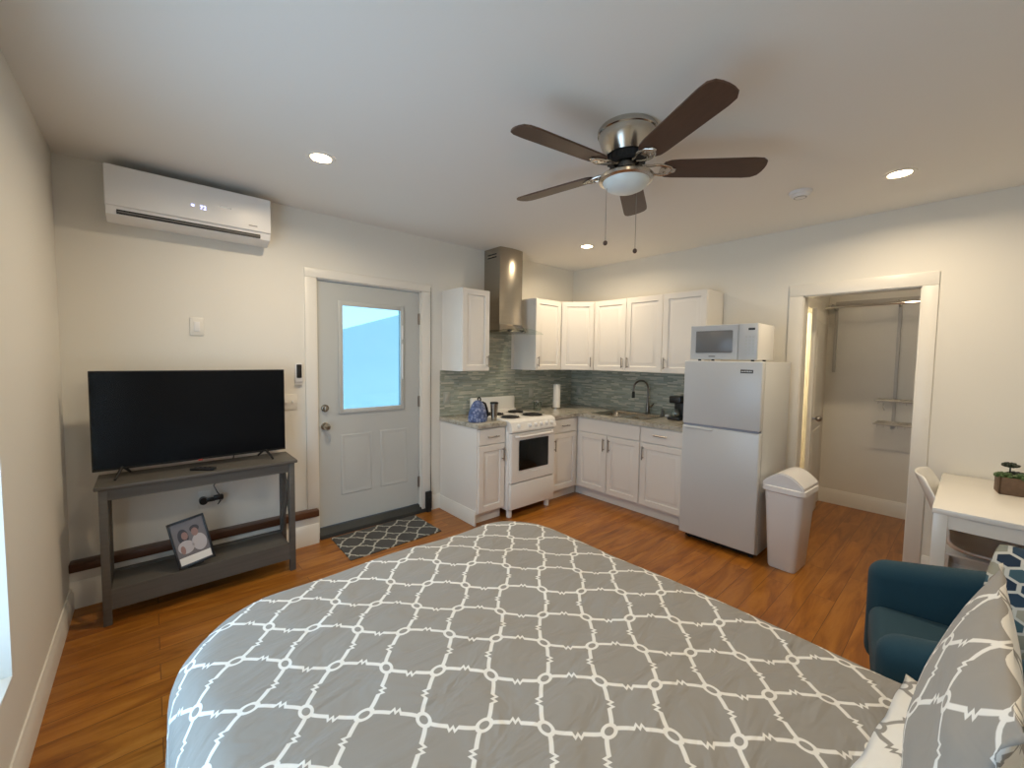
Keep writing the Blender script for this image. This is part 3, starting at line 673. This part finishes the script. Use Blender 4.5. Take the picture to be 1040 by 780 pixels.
# sink
s = thing('kitchen_sink', 'stainless steel drop-in sink set in the L-shaped countertop', 'sink', ((sx0+sx1)/2, (sy0+sy1)/2, .916))
hx_, hy_ = (sx1-sx0)/2, (sy1-sy0)/2
def rrect(hx, hy, r, n=6):
    out = []
    for (cx, cy, a0) in ((hx-r, hy-r, 0), (-hx+r, hy-r, 90), (-hx+r, -hy+r, 180), (hx-r, -hy+r, 270)):
        for k in range(n+1): a = R(a0+90*k/n); out.append((cx+r*math.cos(a), cy+r*math.sin(a)))
    return out
def loft(b, loops, cap0=False, cap1=False):
    rs = [[b.verts.new(p) for p in l] for l in loops]
    for p, q in zip(rs, rs[1:]):
        n = len(p)
        for k in range(n): b.faces.new((p[k], p[(k+1) % n], q[(k+1) % n], q[k]))
    if cap0: b.faces.new(rs[0][::-1])
    if cap1: b.faces.new(rs[-1])
    return b
def rl(hx, hy, r, z, cx=0, cy=0): return [(x+cx, y+cy, z) for x, y in rrect(hx, hy, r)]
b = BM(); loft(b, [rl(hx_+.012, hy_+.012, .03, 0), rl(hx_+.012, hy_+.012, .03, .004), rl(hx_-.01, hy_-.01, .04, .004), rl(hx_-.02, hy_-.02, .05, -.02), rl(hx_-.03, hy_-.03, .06, -.17), rl(hx_-.06, hy_-.06, .06, -.185)], False, True)
link('basin', b, M['steel'], s)
link('divider', bx(-hx_+.032, -.012, -.16, hx_-.032, .012, -.03, bev=.006), M['steel'], s)
f = thing('kitchen_faucet', 'dark steel pull-down gooseneck faucet behind the sink', 'faucet', (4.075, 2.34, .915))
b = BM(); lathe(b, [(0, 0), (.028, 0), (.028, .008), (.02, .014), (.018, .11), (.016, .115), (0, .115)], n=20); link('base', b, M['dsteel'], f)
pts = [(0, 0, .11)]; 
for k in range(13): a = PI*k/12; pts.append((-.095+.095*math.cos(a), .03*(1-math.cos(a)), .275+.09*math.sin(a)))
pts.append((-.19, .06, .245))
b = BM(); tube(b, pts, .0105, 12); link('spout', b, M['dsteel'], f)
b = BM(); tube(b, [(-.19, .06, .25), (-.19, .06, .235), (-.191, .06, .18)], [.013, .016, .017], 12); link('spray_head', b, M['blackm'], f)
b = BM(); tube(b, [(0, -.015, .08), (0, -.045, .085), (-.02, -.085, .125)], [.011, .008, .006], 10); link('lever', b, M['dsteel'], f)
b = BM(); lathe(b, [(0, 0), (.016, 0), (.016, .05), (.006, .06), (.006, .075), (0, .075)], n=16); box(b, -.03, -.005, .07, .006, .005, .08, bev=.002); o = tag(link('soap_pump', b, M['dsteel']), 'small steel soap pump right of the faucet', 'soap dispenser'); o.location = (4.07, 2.16, .915)
b = BM(); box(b, -.03, -.022, 0, .03, .022, .022, bev=.006); o = tag(link('sponge', b, M['paper']), 'small white sponge on the counter right of the faucet', 'sponge'); o.location = (4.05, 2.22-.13, .916)
# upper cabinets
UZ0, UZ1 = 1.375, 2.15
FU = WY-.33; FUB = WR-.33
def upper(label, loc, rz, w, doors, hpos, z1=UZ1, xo=0):
    c = thing('wall_cabinet', label, 'cabinet', (loc[0], loc[1], UZ0), rz)
    hgt = z1-UZ0; carcass(c, 0, w, .328, 0, hgt)
    n = doors; dw = (w-.008-xo-(n-1)*.004)/n
    for i in range(n):
        x = .004+xo+i*(dw+.004); d = door_panel(c, x, .004, dw, hgt-.008)
        hx = x+(dw-.03 if hpos[i] == 'r' else .03); handle(d, hx, .095, .11)
    return c
upper('white wall cabinet left of the range hood', (2.172, FU), 0, .325, 1, 'r')
upper('narrow white wall cabinet between the range hood and the corner cabinet', (3.125, FU), 0, 3.535-3.125, 1, 'l')
# diagonal corner cabinet
c = thing('wall_cabinet', 'white diagonal corner wall cabinet above the paper towels', 'cabinet', (WR, WY, UZ0))
b = BM(); prism(b, [(-.002, -.002), (-.608, -.002), (-.608, -.33), (-.33, -.608), (-.002, -.608)], 0, UZ1-UZ0); link('body', b, M['cab'], c)
b = BM(); dl = math.hypot(.278, .278); nested(b, dl-.03, UZ1-UZ0-.008, DPROF, .015, .004)
T4 = Matrix.Translation((-.608, -.33, 0)) @ Matrix.Rotation(R(-45), 4, 'Z'); bmesh.ops.transform(b, matrix=T4, verts=b.verts[:]); d = link('door', b, M['cab'], c)
h = handle(d, dl-.05, .095, .11); h.matrix_local = T4
upper('white double-door wall cabinet above the sink', (FUB, WY-.61), RB, WY-.61-2.045, 2, 'rl')
upper('white wall cabinet beside the microwave', (FUB-.012, 2.043), RB, 2.043-1.62, 1, 'l')
# backsplash
b = BM(); box(b, 2.15, WY-.009, .916, b1x1+.02, WY-.0005, UZ0-.001); box(b, b1x1+.02, WY-.009, .70, b2x0-.02, WY-.0005, 1.80); box(b, b2x0-.02, WY-.009, .916, WR-.0005, WY-.0005, UZ0-.001)
struct('trim_7', b, M['tileA'], 'grey-green linear mosaic tile backsplash behind the stove', 'backsplash')
b = BM(); box(b, WR-.009, 1.63, .916, WR-.0005, WY-.0095, UZ0-.001)
struct('trim_8', b, M['tileB'], 'grey-green linear mosaic tile backsplash behind the faucet', 'backsplash')
def splate(x, y, rz, lb):
    t = thing('outlet_plate', lb, 'outlet', (x, y, 1.10), rz); link('plate', bx(-.037, -.006, -.058, .037, 0, .058, bev=.003), M['tileplate'], t); link('socket', bx(-.017, -.008, -.034, .017, -.005, .034, bev=.002), mat('socket_grey', (.5, .5, .45), .4), t)
splate(2.22, WY-.0095, 0, 'grey outlet plate on the tile left of the blue kettle')
splate(3.40, WY-.0095, 0, 'grey outlet plate on the tile right of the stove')
splate(WR-.0095, 3.34, RB, 'grey outlet plate on the tile left of the faucet, near the corner')

# ------------------------------------------------------------------ stove
sx_, sw = 2.482, .60
t = thing('electric_stove', 'white freestanding electric range with coil burners', 'stove', (sx_, 2.80, 0))
b = BM(); box(b, 0, .02, .075, sw, .64, .905, bev=.004); link('body', b, M['white'], t)
b = BM(); box(b, -.003, .035, .905, sw+.003, .64, .925, bev=.006); link('cooktop', b, M['white'], t)
b = BM(); prism(b, [(.035, .925), (-.005, .905), (-.035, .83), (-.03, .815), (.03, .815)], 0, sw, M4=Matrix(((0, 0, 1, 0), (1, 0, 0, 0), (0, 1, 0, 0), (0, 0, 0, 1)))); cp = link('control_panel', b, M['white'], t)
for i, x in enumerate((.09, .235, .31, .385, .46, .535)):
    b = BM(); lathe(b, [(0, .026), (.012, .026), (.017, .020), (.021, 0)], n=18); box(b, -.003, -.018, .018, .003, .018, .03, bev=.001)
    bmesh.ops.transform(b, matrix=Matrix.Translation((x, -.020, .867)) @ Matrix.Rotation(R(68), 4, 'X'), verts=b.verts[:]); link('knob', b, M['white'], cp)
od = BM(); nested(od, sw-.016, .47, [(0, .02), (0, -.012), (.006, -.018), (.08, -.018), (.085, -.012)], .008, .335); od = link('oven_door', od, M['white'], t)
b = BM(); box(b, .105, -.021, .445, sw-.10, -.012, .735, bev=.006); link('oven_window', b, M['oven'], od)
b = BM(); tube(b, [(.05, -.018, .775), (.07, -.05, .775), (.15, -.058, .775), (sw-.15, -.058, .775), (sw-.07, -.05, .775), (sw-.05, -.018, .775)], .011, 10)
for q in range(3): box(b, .17+.1*q, -.02, .79, .24+.1*q, -.0185, .796)
link('door_handle', b, M['white'], od)
b = BM(); box(b, .008, -.015, .085, sw-.008, .02, .325, bev=.006); link('drawer', b, M['white'], t)
b = BM(); box(b, 0, .58, .92, sw, .64, .945, bev=.006); box(b, .0, .60, .925, sw, .64, 1.085, bev=.012); link('backguard', b, M['white'], t)
for i, (x, y, r) in enumerate(((.15, .17, .085), (.45, .17, .10), (.15, .43, .10), (.45, .43, .08))):
    b = BM(); lathe(b, [(r+.012, .927), (r+.010, .929), (r, .927), (.02, .922), (0, .922)], (x, y, 0), n=32); pan = link('drip_pan', b, M['dnickel'], t)
    b = BM(); pts = []
    for k in range(100): a = 2*PI*k/20; rr = .016+(r-.016)*k/99; pts.append((x+rr*math.cos(a), y+rr*math.sin(a), .934))
    tube(b, pts, .0062, 6); link('coil_burner', b, M['blackm'], pan)
for x in (.045, sw-.045):
    for y in (.05, .58):
        b = BM(); cyl(b, (x, y, .0375), .026, .075, n=16, r2=.03); link('foot', b, M['white'], t)

# ------------------------------------------------------------------ range hood
t = thing('range_hood', 'stainless steel chimney range hood with curved glass above the stove', 'range hood', (2.845, WY, 0))
b = BM(); hw_ = .155; n = 12
def arc_sec(hw, dep, bulge, z): return [(-hw, -.002, z), (-hw, -dep, z)] + [(-hw+2*hw*k/n, -dep-bulge*math.sin(PI*k/n), z) for k in range(1, n)] + [(hw, -dep, z), (hw, -.002, z)]
loft(b, [arc_sec(hw_, .26, .02, z) for z in (1.83, 2.0, 2.3, H-.002)], True, True); 
link('chimney', b, M['steel'], t)
b = BM(); 
for z in (2.56, 2.53): box(b, -hw_-.002, -.2, z, -hw_+.001, -.06, z+.01)
link('vent_slots', b, M['blackm'], t)
b = BM(); loft(b, [arc_sec(hw_, .26, .02, 1.85), arc_sec(hw_+.02, .29, .05, 1.80), arc_sec(hw_+.03, .30, .06, 1.775), arc_sec(hw_+.02, .29, .05, 1.765)], True, True); link('motor_box', b, M['steel'], t)
b = BM(); NX, NY = 20, 8; gw = .262; vs = []
for j in range(NY+1):
    row = []
    for i in range(NX+1):
        s = -1+2*i/NX; front = -.43-.045*math.sqrt(max(0, 1-s*s)); y = -.02+(front+.02)*j/NY
        row.append(b.verts.new((s*(gw if j < 6 else gw+.055*(j-5)/3 ), y, 1.815-.05*s*s-.01*j/NY)))
    vs.append(row)
for j in range(NY):
    for i in range(NX): b.faces.new((vs[j][i], vs[j][i+1], vs[j+1][i+1], vs[j+1][i]))
bmesh.ops.solidify(b, geom=b.faces[:], thickness=.006)
link('glass_canopy', b, M['clear'], t)
b = BM(); box(b, -.11, -.345, 1.778, .11, -.338, 1.795, bev=.002); link('control_strip', b, M['blackm'], t)

# ------------------------------------------------------------------ fridge
t = thing('refrigerator', 'white top-freezer refrigerator with microwave on top', 'refrigerator', (3.36, 1.604, 0), RB)
fw = .582
link('body', bx(0, .065, .03, fw, .68, 1.50, bev=.006), M['fridge'], t)
fz = link('freezer_door', bx(0, 0, .985, fw, .058, 1.504, bev=.010, seg=3), M['fridge'], t)
fd = link('fridge_door', bx(0, 0, .055, fw, .058, .970, bev=.010, seg=3), M['fridge'], t)
link('door_gasket', bx(.01, .006, .06, fw-.01, .066, 1.49), mat('gasket_blue_grey', (.25, .28, .35), .6), t)
b = BM(); box(b, .02, -.012, .945, fw*.42, .01, .962, bev=.004); link('grip', b, M['fridge'], fd)
b = BM(); box(b, fw-.15, -.0025, 1.415, fw-.062, .0005, 1.442, bev=.001); bd = link('badge', b, mat('badge_dark', (.06, .055, .05), .4), fz)
b = BM()
for k in range(7): box(b, fw-.144+.011*k, -.0035, 1.424, fw-.137+.011*k, -.002, 1.433)
link('badge_lettering', b, M['nickel'], bd)
for x in (.05, fw-.05):
    for y in (.09, .6): b = BM(); cyl(b, (x, y, .016), .018, .032, n=14); link('foot', b, M['blackm'], t)
link('base_grille', bx(.03, .07, .012, fw-.03, .085, .05), M['blackm'], t)
# microwave
t = thing('microwave', 'white countertop microwave on top of the refrigerator', 'microwave', (3.40, 1.575, 1.5045), RB)
mw, mh = .50, .285
link('body', bx(0, .02, .012, mw, .36, mh, bev=.006), M['white'], t)
d = BM(); nested(d, mw*.73, mh-.012, [(0, .02), (0, -.004), (.004, -.008), (.045, -.008), (.048, -.004)], 0, .012); d = link('door', d, M['fridge'], t)
link('window', bx(.045, -.009, .065, mw*.73-.035, -.003, mh-.045, bev=.006), M['mwglass'], d)
b = BM(); box(b, .15, -.0095, .032, .20, -.0075, .040); link('logo', b, mat('logo_grey', (.2, .2, .2), .4), d)
cp = link('control_panel', bx(mw*.735, -.008, .012, mw, .02, mh, bev=.003), M['fridge'], t)
link('display', bx(mw-.065, -.0095, mh-.05, mw-.02, -.0075, mh-.034), M['black'], cp)
b = BM()
for i in range(3):
    for j in range(6): box(b, mw-.085+.025*i, -.0092, .05+.025*j, mw-.068+.025*i, -.0078, .066+.025*j)
link('keypad', b, mat('keypad_grey', (.60, .62, .60), .4), cp)
for x in (.05, mw-.05):
    for y in (.06, .32): b = BM(); cyl(b, (x, y, .006), .012, .012, n=12); link('foot', b, M['blackm'], t)

# ------------------------------------------------------------------ counter items
t = thing('kettle', 'blue patterned kettle cover with black handle on the left countertop', 'kettle', (2.26, 3.00, .916))
b = BM(); lathe(b, [(0, 0), (.085, 0), (.094, .01), (.096, .04), (.085, .10), (.062, .155), (.04, .185), (.02, .196), (0, .198)], n=28, sx=1, sy=.8); link('body', b, M['blue'], t)
b = BM(); tube(b, [(.0, 0, .19), (.0, 0, .215), (.015, 0, .225), (.03, 0, .21), (.028, 0, .185)], .007, 8); link('lid_knob', b, M['black'], t)
b = BM(); tube(b, [(.045, -.01, .18), (.075, -.01, .165), (.095, -.01, .12), (.112, -.01, .06), (.10, -.01, .03)], [.008, .010, .010, .011, .008], 8); link('handle', b, M['black'], t)
b = BM(); lathe(b, [(0, 0), (.026, 0), (.027, .01), (.037, .145), (.038, .165), (.030, .170), (0, .172)], n=24); o = tag(link('travel_tumbler', b, M['steel']), 'stainless steel travel tumbler between the kettle and the stove', 'tumbler'); o.location = (2.425, 2.965, .916)
b = BM(); lathe(b, [(.0265+.0115*.93, .158), (.040, .160), (.040, .170), (.034, .174), (0, .175)], n=24); link('lid', b, M['black'], o)
t = thing('paper_towel_holder', 'white paper towel roll on a stand in the counter corner', 'paper towels', (3.60, 3.24, .916))
b = BM(); cyl(b, (0, 0, .006), .06, .012, n=28); cyl(b, (0, 0, .15), .008, .29, n=10); link('stand', b, M['nickel'], t)
b = BM(); lathe(b, [(.02, .015), (.042, .015), (.042, .285), (.02, .285)], n=28); link('paper_roll', b, M['paper'], t)
b = BM(); lathe(b, [(0, 0), (.03, 0), (.034, .10), (.032, .10), (.028, .004), (0, .004)], n=20); o = tag(link('drinking_glass', b, M['clear']), 'clear drinking glass on the counter right of the stove', 'glass'); o.location = (3.36, 3.33, .916)
t = thing('glass_canister', 'squat clear glass canister beside the drinking glass near the corner', 'canister', (3.28, 3.24, .916))
b = BM(); lathe(b, [(0, 0), (.045, 0), (.047, .10), (.044, .10), (.042, .004), (0, .004)], n=24); link('jar', b, M['clear'], t)
b = BM(); lathe(b, [(0, .118), (.01, .118), (.012, .108), (.045, .107), (.046, .101), (0, .101)], n=24); link('lid', b, M['dnickel'], t)
t = thing('coffee_maker', 'small black coffee maker on the counter half hidden by the fridge', 'coffee maker', (3.93, 1.93, .916), RB)
b = BM(); box(b, -.06, -.09, 0, .06, .08, .03, bev=.008); box(b, -.045, .02, .03, .05, .07, .20, bev=.008); box(b, -.06, -.07, .165, .06, .08, .235, bev=.012); link('body', b, M['black'], t)
b = BM(); lathe(b, [(0, .033), (.035, .033), (.042, .06), (.034, .10), (.028, .11)], (0, -.04, 0), n=20); link('carafe', b, M['clear'], t)

# ------------------------------------------------------------------ trash bin
t = thing('trash_bin', 'white plastic swing-lid trash bin beside the refrigerator', 'trash bin', (3.525, .855, 0), R(-3))
b = BM()
loft(b, [rl(.125, .085, .03, 0), rl(.13, .09, .035, .01), rl(.155, .122, .04, .56), rl(.155, .122, .04, .60)], True, True); link('bucket', b, M['binp'], t)
b = BM(); loft(b, [rl(.162, .130, .045, .565), rl(.17, .138, .045, .572), rl(.168, .136, .045, .605), rl(.155, .124, .04, .612)], True, True); link('rim', b, M['binp'], t)
b = BM(); n = 16
prof = [(-.128, .606)] + [(-.128+.256*k/n, .630+.078*math.sin(PI*k/n)**.9) for k in range(n+1)] + [(.128, .606)]
prism(b, prof, -.158, .158, M4=Matrix(((0, 0, 1, 0), (1, 0, 0, 0), (0, 1, 0, 0), (0, 0, 0, 1)))); bmesh.ops.bevel(b, geom=[e for e in b.edges if abs(e.verts[0].co.x-e.verts[1].co.x) < .001 and e.verts[0].co.z > .62], offset=.008, segments=2, affect='EDGES')
link('swing_lid', b, M['binp'], t)

# ------------------------------------------------------------------ door mat
b = BM(); prism(b, [(1.075, 2.955), (1.86, 2.975), (1.85, 3.435), (1.085, 3.42)], .0, .008)
uvl = b.loops.layers.uv.new('UVMap')
for f in b.faces:
    for l in f.loops: l[uvl].uv = (l.vert.co.x, l.vert.co.y)
tag(link('door_mat', b, M['mat']), 'charcoal door mat with pale trellis pattern in front of the entry door', 'mat')

# ------------------------------------------------------------------ bed
BX0, BX1, BY0, BY1, BT = .01, 1.60, -.40, 1.72, .64
t = thing('bed', 'queen mattress and low base beneath the grey trellis comforter', 'bed', ((BX0+BX1)/2, (BY0+BY1)/2, 0))
hx, hy = (BX1-BX0)/2-.09, (BY1-BY0)/2-.09
link('base', bx(-hx, -hy, .08, hx, hy, .30, bev=.01), M['blackm'], t)
link('mattress', bx(-hx, -hy, .30, hx, hy, BT-.05, bev=.05, seg=4), M['fabricw'], t)
for sx in (-1, 1):
    for sy in (-1, 1): link('leg', bx(sx*(hx-.08)-.02, sy*(hy-.08)-.02, 0, sx*(hx-.08)+.02, sy*(hy-.08)+.02, .08), M['blackm'], t)
def comforter():
    b = BM(); uvl = b.loops.layers.uv.new('UVMap')
    Rc, rho = .33, .12
    ix0, ix1, iy0, iy1 = BX0+Rc, BX1-Rc, BY0+Rc, BY1-Rc
    arc = rho*PI/2; drop_len = BT-rho-.10; ext = (Rc-rho)+arc+drop_len
    step = .026
    def axis(a0, a1):
        n = max(2, int(round((a1-a0)/step))); m = int(round(ext/step))
        return [a0-ext+ext*i/m for i in range(m)] + [a0+(a1-a0)*i/n for i in range(n)] + [a1+ext*i/m for i in range(m+1)]
    AX, AY = axis(ix0, ix1), axis(iy0, iy1)
    grid = []; uvs = {}
    for y in AY:
        row = []
        for x in AX:
            cx, cy = min(max(x, ix0), ix1), min(max(y, iy0), iy1)
            ox, oy = x-cx, y-cy; l = math.hypot(ox, oy); d = max(abs(ox), abs(oy))
            nx, ny = (ox/l, oy/l) if l > 1e-9 else (0, 0)
            per = math.atan2(ny, nx)*Rc + cx*1.0 - cy*1.0
            if d <= Rc-rho: hor, z = d, BT
            elif d <= Rc-rho+arc: ph = (d-(Rc-rho))/rho; hor, z = Rc-rho+rho*math.sin(ph), BT-rho*(1-math.cos(ph))
            else:
                s = d-(Rc-rho)-arc; k = s/drop_len
                hor = Rc+.012*k+.022*k*math.sin(per*19)+.012*k*math.sin(per*43+1); z = BT-rho-s
            puff = .006*math.sin(x*5.1+1.3*math.sin(y*4.3))*math.cos(y*5.7+x)+.004*math.sin(x*11+y*7)
            tt = max(0, 1-d/(Rc+.1)); z += puff*(1 if d < Rc else .3) + (.010*(1-math.exp(-3*tt)))
            px, py = cx+nx*hor, cy+ny*hor
            v = b.verts.new((px, py, z)); uvs[v] = (cx+nx*d, cy+ny*d); row.append(v)
        grid.append(row)
    for j in range(len(AY)-1):
        for i in range(len(AX)-1):
            f = b.faces.new((grid[j][i], grid[j][i+1], grid[j+1][i+1], grid[j+1][i]))
            for lp in f.loops: lp[uvl].uv = uvs[lp.vert]
    return b
o = tag(link('comforter', comforter(), M['quilt'], ang=180), 'grey comforter with white trellis lattice pattern spread over the bed', 'comforter')
md = o.modifiers.new('thick', 'SOLIDIFY'); md.thickness = .012; md.offset = -1

def pillow_bm(w, h, T, pinch=.07, n=36, uvs=(0, 0), seed=0, crease=.006, cr=0):
    b = BM(); uvl = b.loops.layers.uv.new('UVMap'); rnd = random.Random(seed); ph = [rnd.uniform(0, 6) for _ in range(6)]
    sides = {}
    for side in (0, 1):
        g = []
        for j in range(n+1):
            row = []
            for i in range(n+1):
                u, v = -1+2*i/n, -1+2*j/n
                x = u*w/2*(1-pinch*(1-v*v)*abs(u)); y = v*h/2*(1-pinch*(1-u*u)*abs(v)); k = 1-cr*(u*v)**2; x *= k; y *= k
                uu, vv = min(1, abs(u)*1.04), min(1, abs(v)*1.04)
                t = T/2*((1-uu**2.4)**.62)*((1-vv**2.4)**.62)
                t += crease*math.sin(7*u+ph[0]+3*v)*min(1, t/(.3*T))*.5 + crease*math.sin(5*v+ph[1]+9*u*v)*min(1, t/(.3*T))*.5
                zr = (.006*math.sin(14*u+ph[2])*(abs(v) > .97) + .006*math.sin(14*v+ph[3])*(abs(u) > .97))
                z = (t+.0015)*(1 if side == 0 else -1)+zr
                if (i in (0, n) or j in (0, n)) and side == 1: vt = sides[0][j][i]
                else: vt = b.verts.new((x, y, z))
                row.append(vt)
            g.append(row)
        sides[side] = g
        for j in range(n):
            for i in range(n):
                q = (g[j][i], g[j][i+1], g[j+1][i+1], g[j+1][i])
                f = b.faces.new(q if side == 0 else q[::-1]); f.material_index = side
                for lp in f.loops: lp[uvl].uv = (lp.vert.co.x+uvs[0], lp.vert.co.y+uvs[1])
    return b
def orient(o, c, xax, yax):
    xa = Vector(xax).normalized(); za = xa.cross(Vector(yax)).normalized(); ya = za.cross(xa)
    o.matrix_world = Matrix(((xa.x, ya.x, za.x, c[0]), (xa.y, ya.y, za.y, c[1]), (xa.z, ya.z, za.z, c[2]), (0, 0, 0, 1)))
# standing sham: local x along -world x .. local y up-ish, front face to +y
p1 = tag(link('pillow', pillow_bm(.66, .385, .095, seed=3), [M['sham'], M['shamback']], ang=180), 'large grey trellis pillow standing upright at the head of the bed', 'pillow')
orient(p1, (1.13, -.012, .870), (-1, .0, .0), (0, -.27, .96))
p2 = tag(link('pillow', pillow_bm(.72, .50, .07, pinch=.03, seed=5, uvs=(.07, .05)), [M['shamback'], M['sham']], ang=180), 'white-backed trellis pillow lying flat beneath the standing pillow', 'pillow')
orient(p2, (1.085, -.125, .69), (1, -.12, 0), (.12, 1, 0))

# ------------------------------------------------------------------ armchair
t = thing('armchair', 'teal upholstered armchair with rounded arms between bed and white table', 'armchair', (2.18, -.15, 0), R(9))
b = BM(); box(b, -.262, -.262, .285, .262, .375, .46, bev=.05, seg=5); link('seat_cushion', b, M['teal'], t)
link('seat_base', bx(-.38, -.36, .15, .38, .34, .30, bev=.03, seg=3), M['teal'], t)
for s in (-1, 1):
    b = BM()
    box(b, s*.33-.065, -.38, .16, s*.33+.065, .38, .615, bev=.06, seg=6)
    for v in b.verts: v.co.z += max(0, v.co.z-.2)/.4*(.38-v.co.y)*.16
    link('arm', b, M['teal'], t)
b = BM(); box(b, -.36, -.42, .30, .36, -.27, .83, bev=.065, seg=6)
bmesh.ops.transform(b, matrix=Matrix.Translation((0, -.30, .3)) @ Matrix.Rotation(R(8), 4, 'X') @ Matrix.Translation((0, .30, -.3)), verts=b.verts[:]); link('backrest', b, M['teal'], t)
for sx in (-1, 1):
    for sy in (-1, 1): b = BM(); cyl(b, (sx*.30, sy*.27, .08), .014, .16, n=14, r2=.022); link('leg', b, M['ledge'], t)
cu = tag(link('throw_pillow', pillow_bm(.41, .41, .12, seed=9, cr=.12, pinch=.03), [M['hex'], M['hex']], ang=180), 'navy and grey hexagon print throw pillow on the teal armchair', 'pillow')
orient(cu, (2.33, -.255, .645), (.05, -1, -.12), (.38, -.12, .92))

# ------------------------------------------------------------------ table, chair, planter
tx0, tx1, ty1, ty0 = 3.09, 4.13, .115, -.90
t = thing('white_table', 'plain white rectangular table against the right wall holding the planter', 'table', ((tx0+tx1)/2, (ty0+ty1)/2, 0)); hx, hy = (tx1-tx0)/2, (ty1-ty0)/2
link('tabletop', bx(-hx, -hy, .722, hx, hy, .75, bev=.003), M['table'], t)
b = BM(); box(b, -hx+.012, -hy+.05, .65, -hx+.03, hy-.05, .722); box(b, hx-.03, -hy+.05, .65, hx-.012, hy-.05, .722); box(b, -hx+.05, hy-.03, .65, hx-.05, hy-.012, .722); box(b, -hx+.05, -hy+.012, .65, hx-.05, -hy+.03, .722); link('apron', b, M['table'], t)
for sx in (-1, 1):
    for sy in (-1, 1): x, y = sx*(hx-.032), sy*(hy-.032); link('leg', bx(x-.027, y-.027, 0, x+.027, y+.027, .722, bev=.002), M['table'], t)
# shell chair facing -y, tucked under the table end
t = thing('shell_chair', 'white molded plastic chair tucked under the left end of the table', 'chair', (3.56, -.028, 0), PI)
def shell():
    b = BM(); prof = [(.22, .455), (.20, .445), (.12, .43), (0, .425), (-.06, .432), (-.10, .465), (-.128, .52), (-.15, .60), (-.185, .70), (-.228, .80), (-.252, .85)]
    halfw = [.19, .205, .225, .235, .24, .245, .245, .24, .235, .22, .17]
    lift = [.01, .02, .035, .045, .055, .06, .05, .03, .02, .01, .0]; NU = 16; g = []
    for (y, z), hw, lf in zip(prof, halfw, lift):
        row = []
        for i in range(NU+1):
            s = -1+2*i/NU; k = abs(s)**2.6
            row.append(b.verts.new((s*hw, y+(k*.05 if z > .5 else k*.01), z+lf*k*1.0)))
        g.append(row)
    for j in range(len(g)-1):
        for i in range(NU): b.faces.new((g[j][i], g[j][i+1], g[j+1][i+1], g[j+1][i]))
    bmesh.ops.recalc_face_normals(b, faces=b.faces[:]); bmesh.ops.solidify(b, geom=b.faces[:], thickness=.014); return b
so = link('shell', shell(), M['white'], t, ang=60)
mm = so.modifiers.new('s', 'SUBSURF'); mm.levels = 1; mm.render_levels = 2
for sx in (-1, 1):
    for sy in (-1, 1): b = BM(); tube(b, [(sx*.11, sy*.10, .42), (sx*.20, sy*.19, .008)], [.014, .010], 10); link('leg', b, M['crate'], t)
b = BM(); box(b, -.13, -.12, .405, .13, .12, .418, bev=.004); link('seat_bracket', b, M['white'], t)
# planter
t = thing('planter_box', 'weathered wooden planter box of succulents on the white table', 'planter', (3.80, -.275, .751), R(8))
b = BM()
for q in ((-.06, -.16, -.05, .16), (.05, -.16, .06, .16), (-.06, -.16, .06, -.15), (-.06, .15, .06, .16)): box(b, q[0], q[1], 0, q[2], q[3], .10, bev=.002)
box(b, -.05, -.15, 0, .05, .15, .008); link('box', b, M['crate'], t)
link('soil', bx(-.05, -.15, .008, .05, .15, .09), mat('dark_soil', (.03, .022, .015), .9), t)
rnd = random.Random(4)
for k in range(11):
    x, y, s = rnd.uniform(-.045, .045), -.135+.027*k, rnd.uniform(1.1, 1.7); b = BM(); hgt = .06 if k == 9 else .0
    for ring in range(3):
        for i in range(7):
            a = 2*PI*(i+.5*ring)/7; el = R(20+27*ring); l_ = .034*s*(1-.18*ring)
            dx = Vector((math.cos(a)*math.cos(el), math.sin(a)*math.cos(el), math.sin(el)))
            p = Vector((x, y, .092+hgt)); tube(b, [p, p+dx*l_*.5, p+dx*l_*.85, p+dx*l_], [.004, .0085*s, .007*s, .001], 6)
    if hgt: tube(b, [(x, y, .08), (x, y, .095+hgt)], .004, 6)
    link('succulent', b, M['plantd'] if k % 3 == 2 or k == 9 else M['plant'], t)
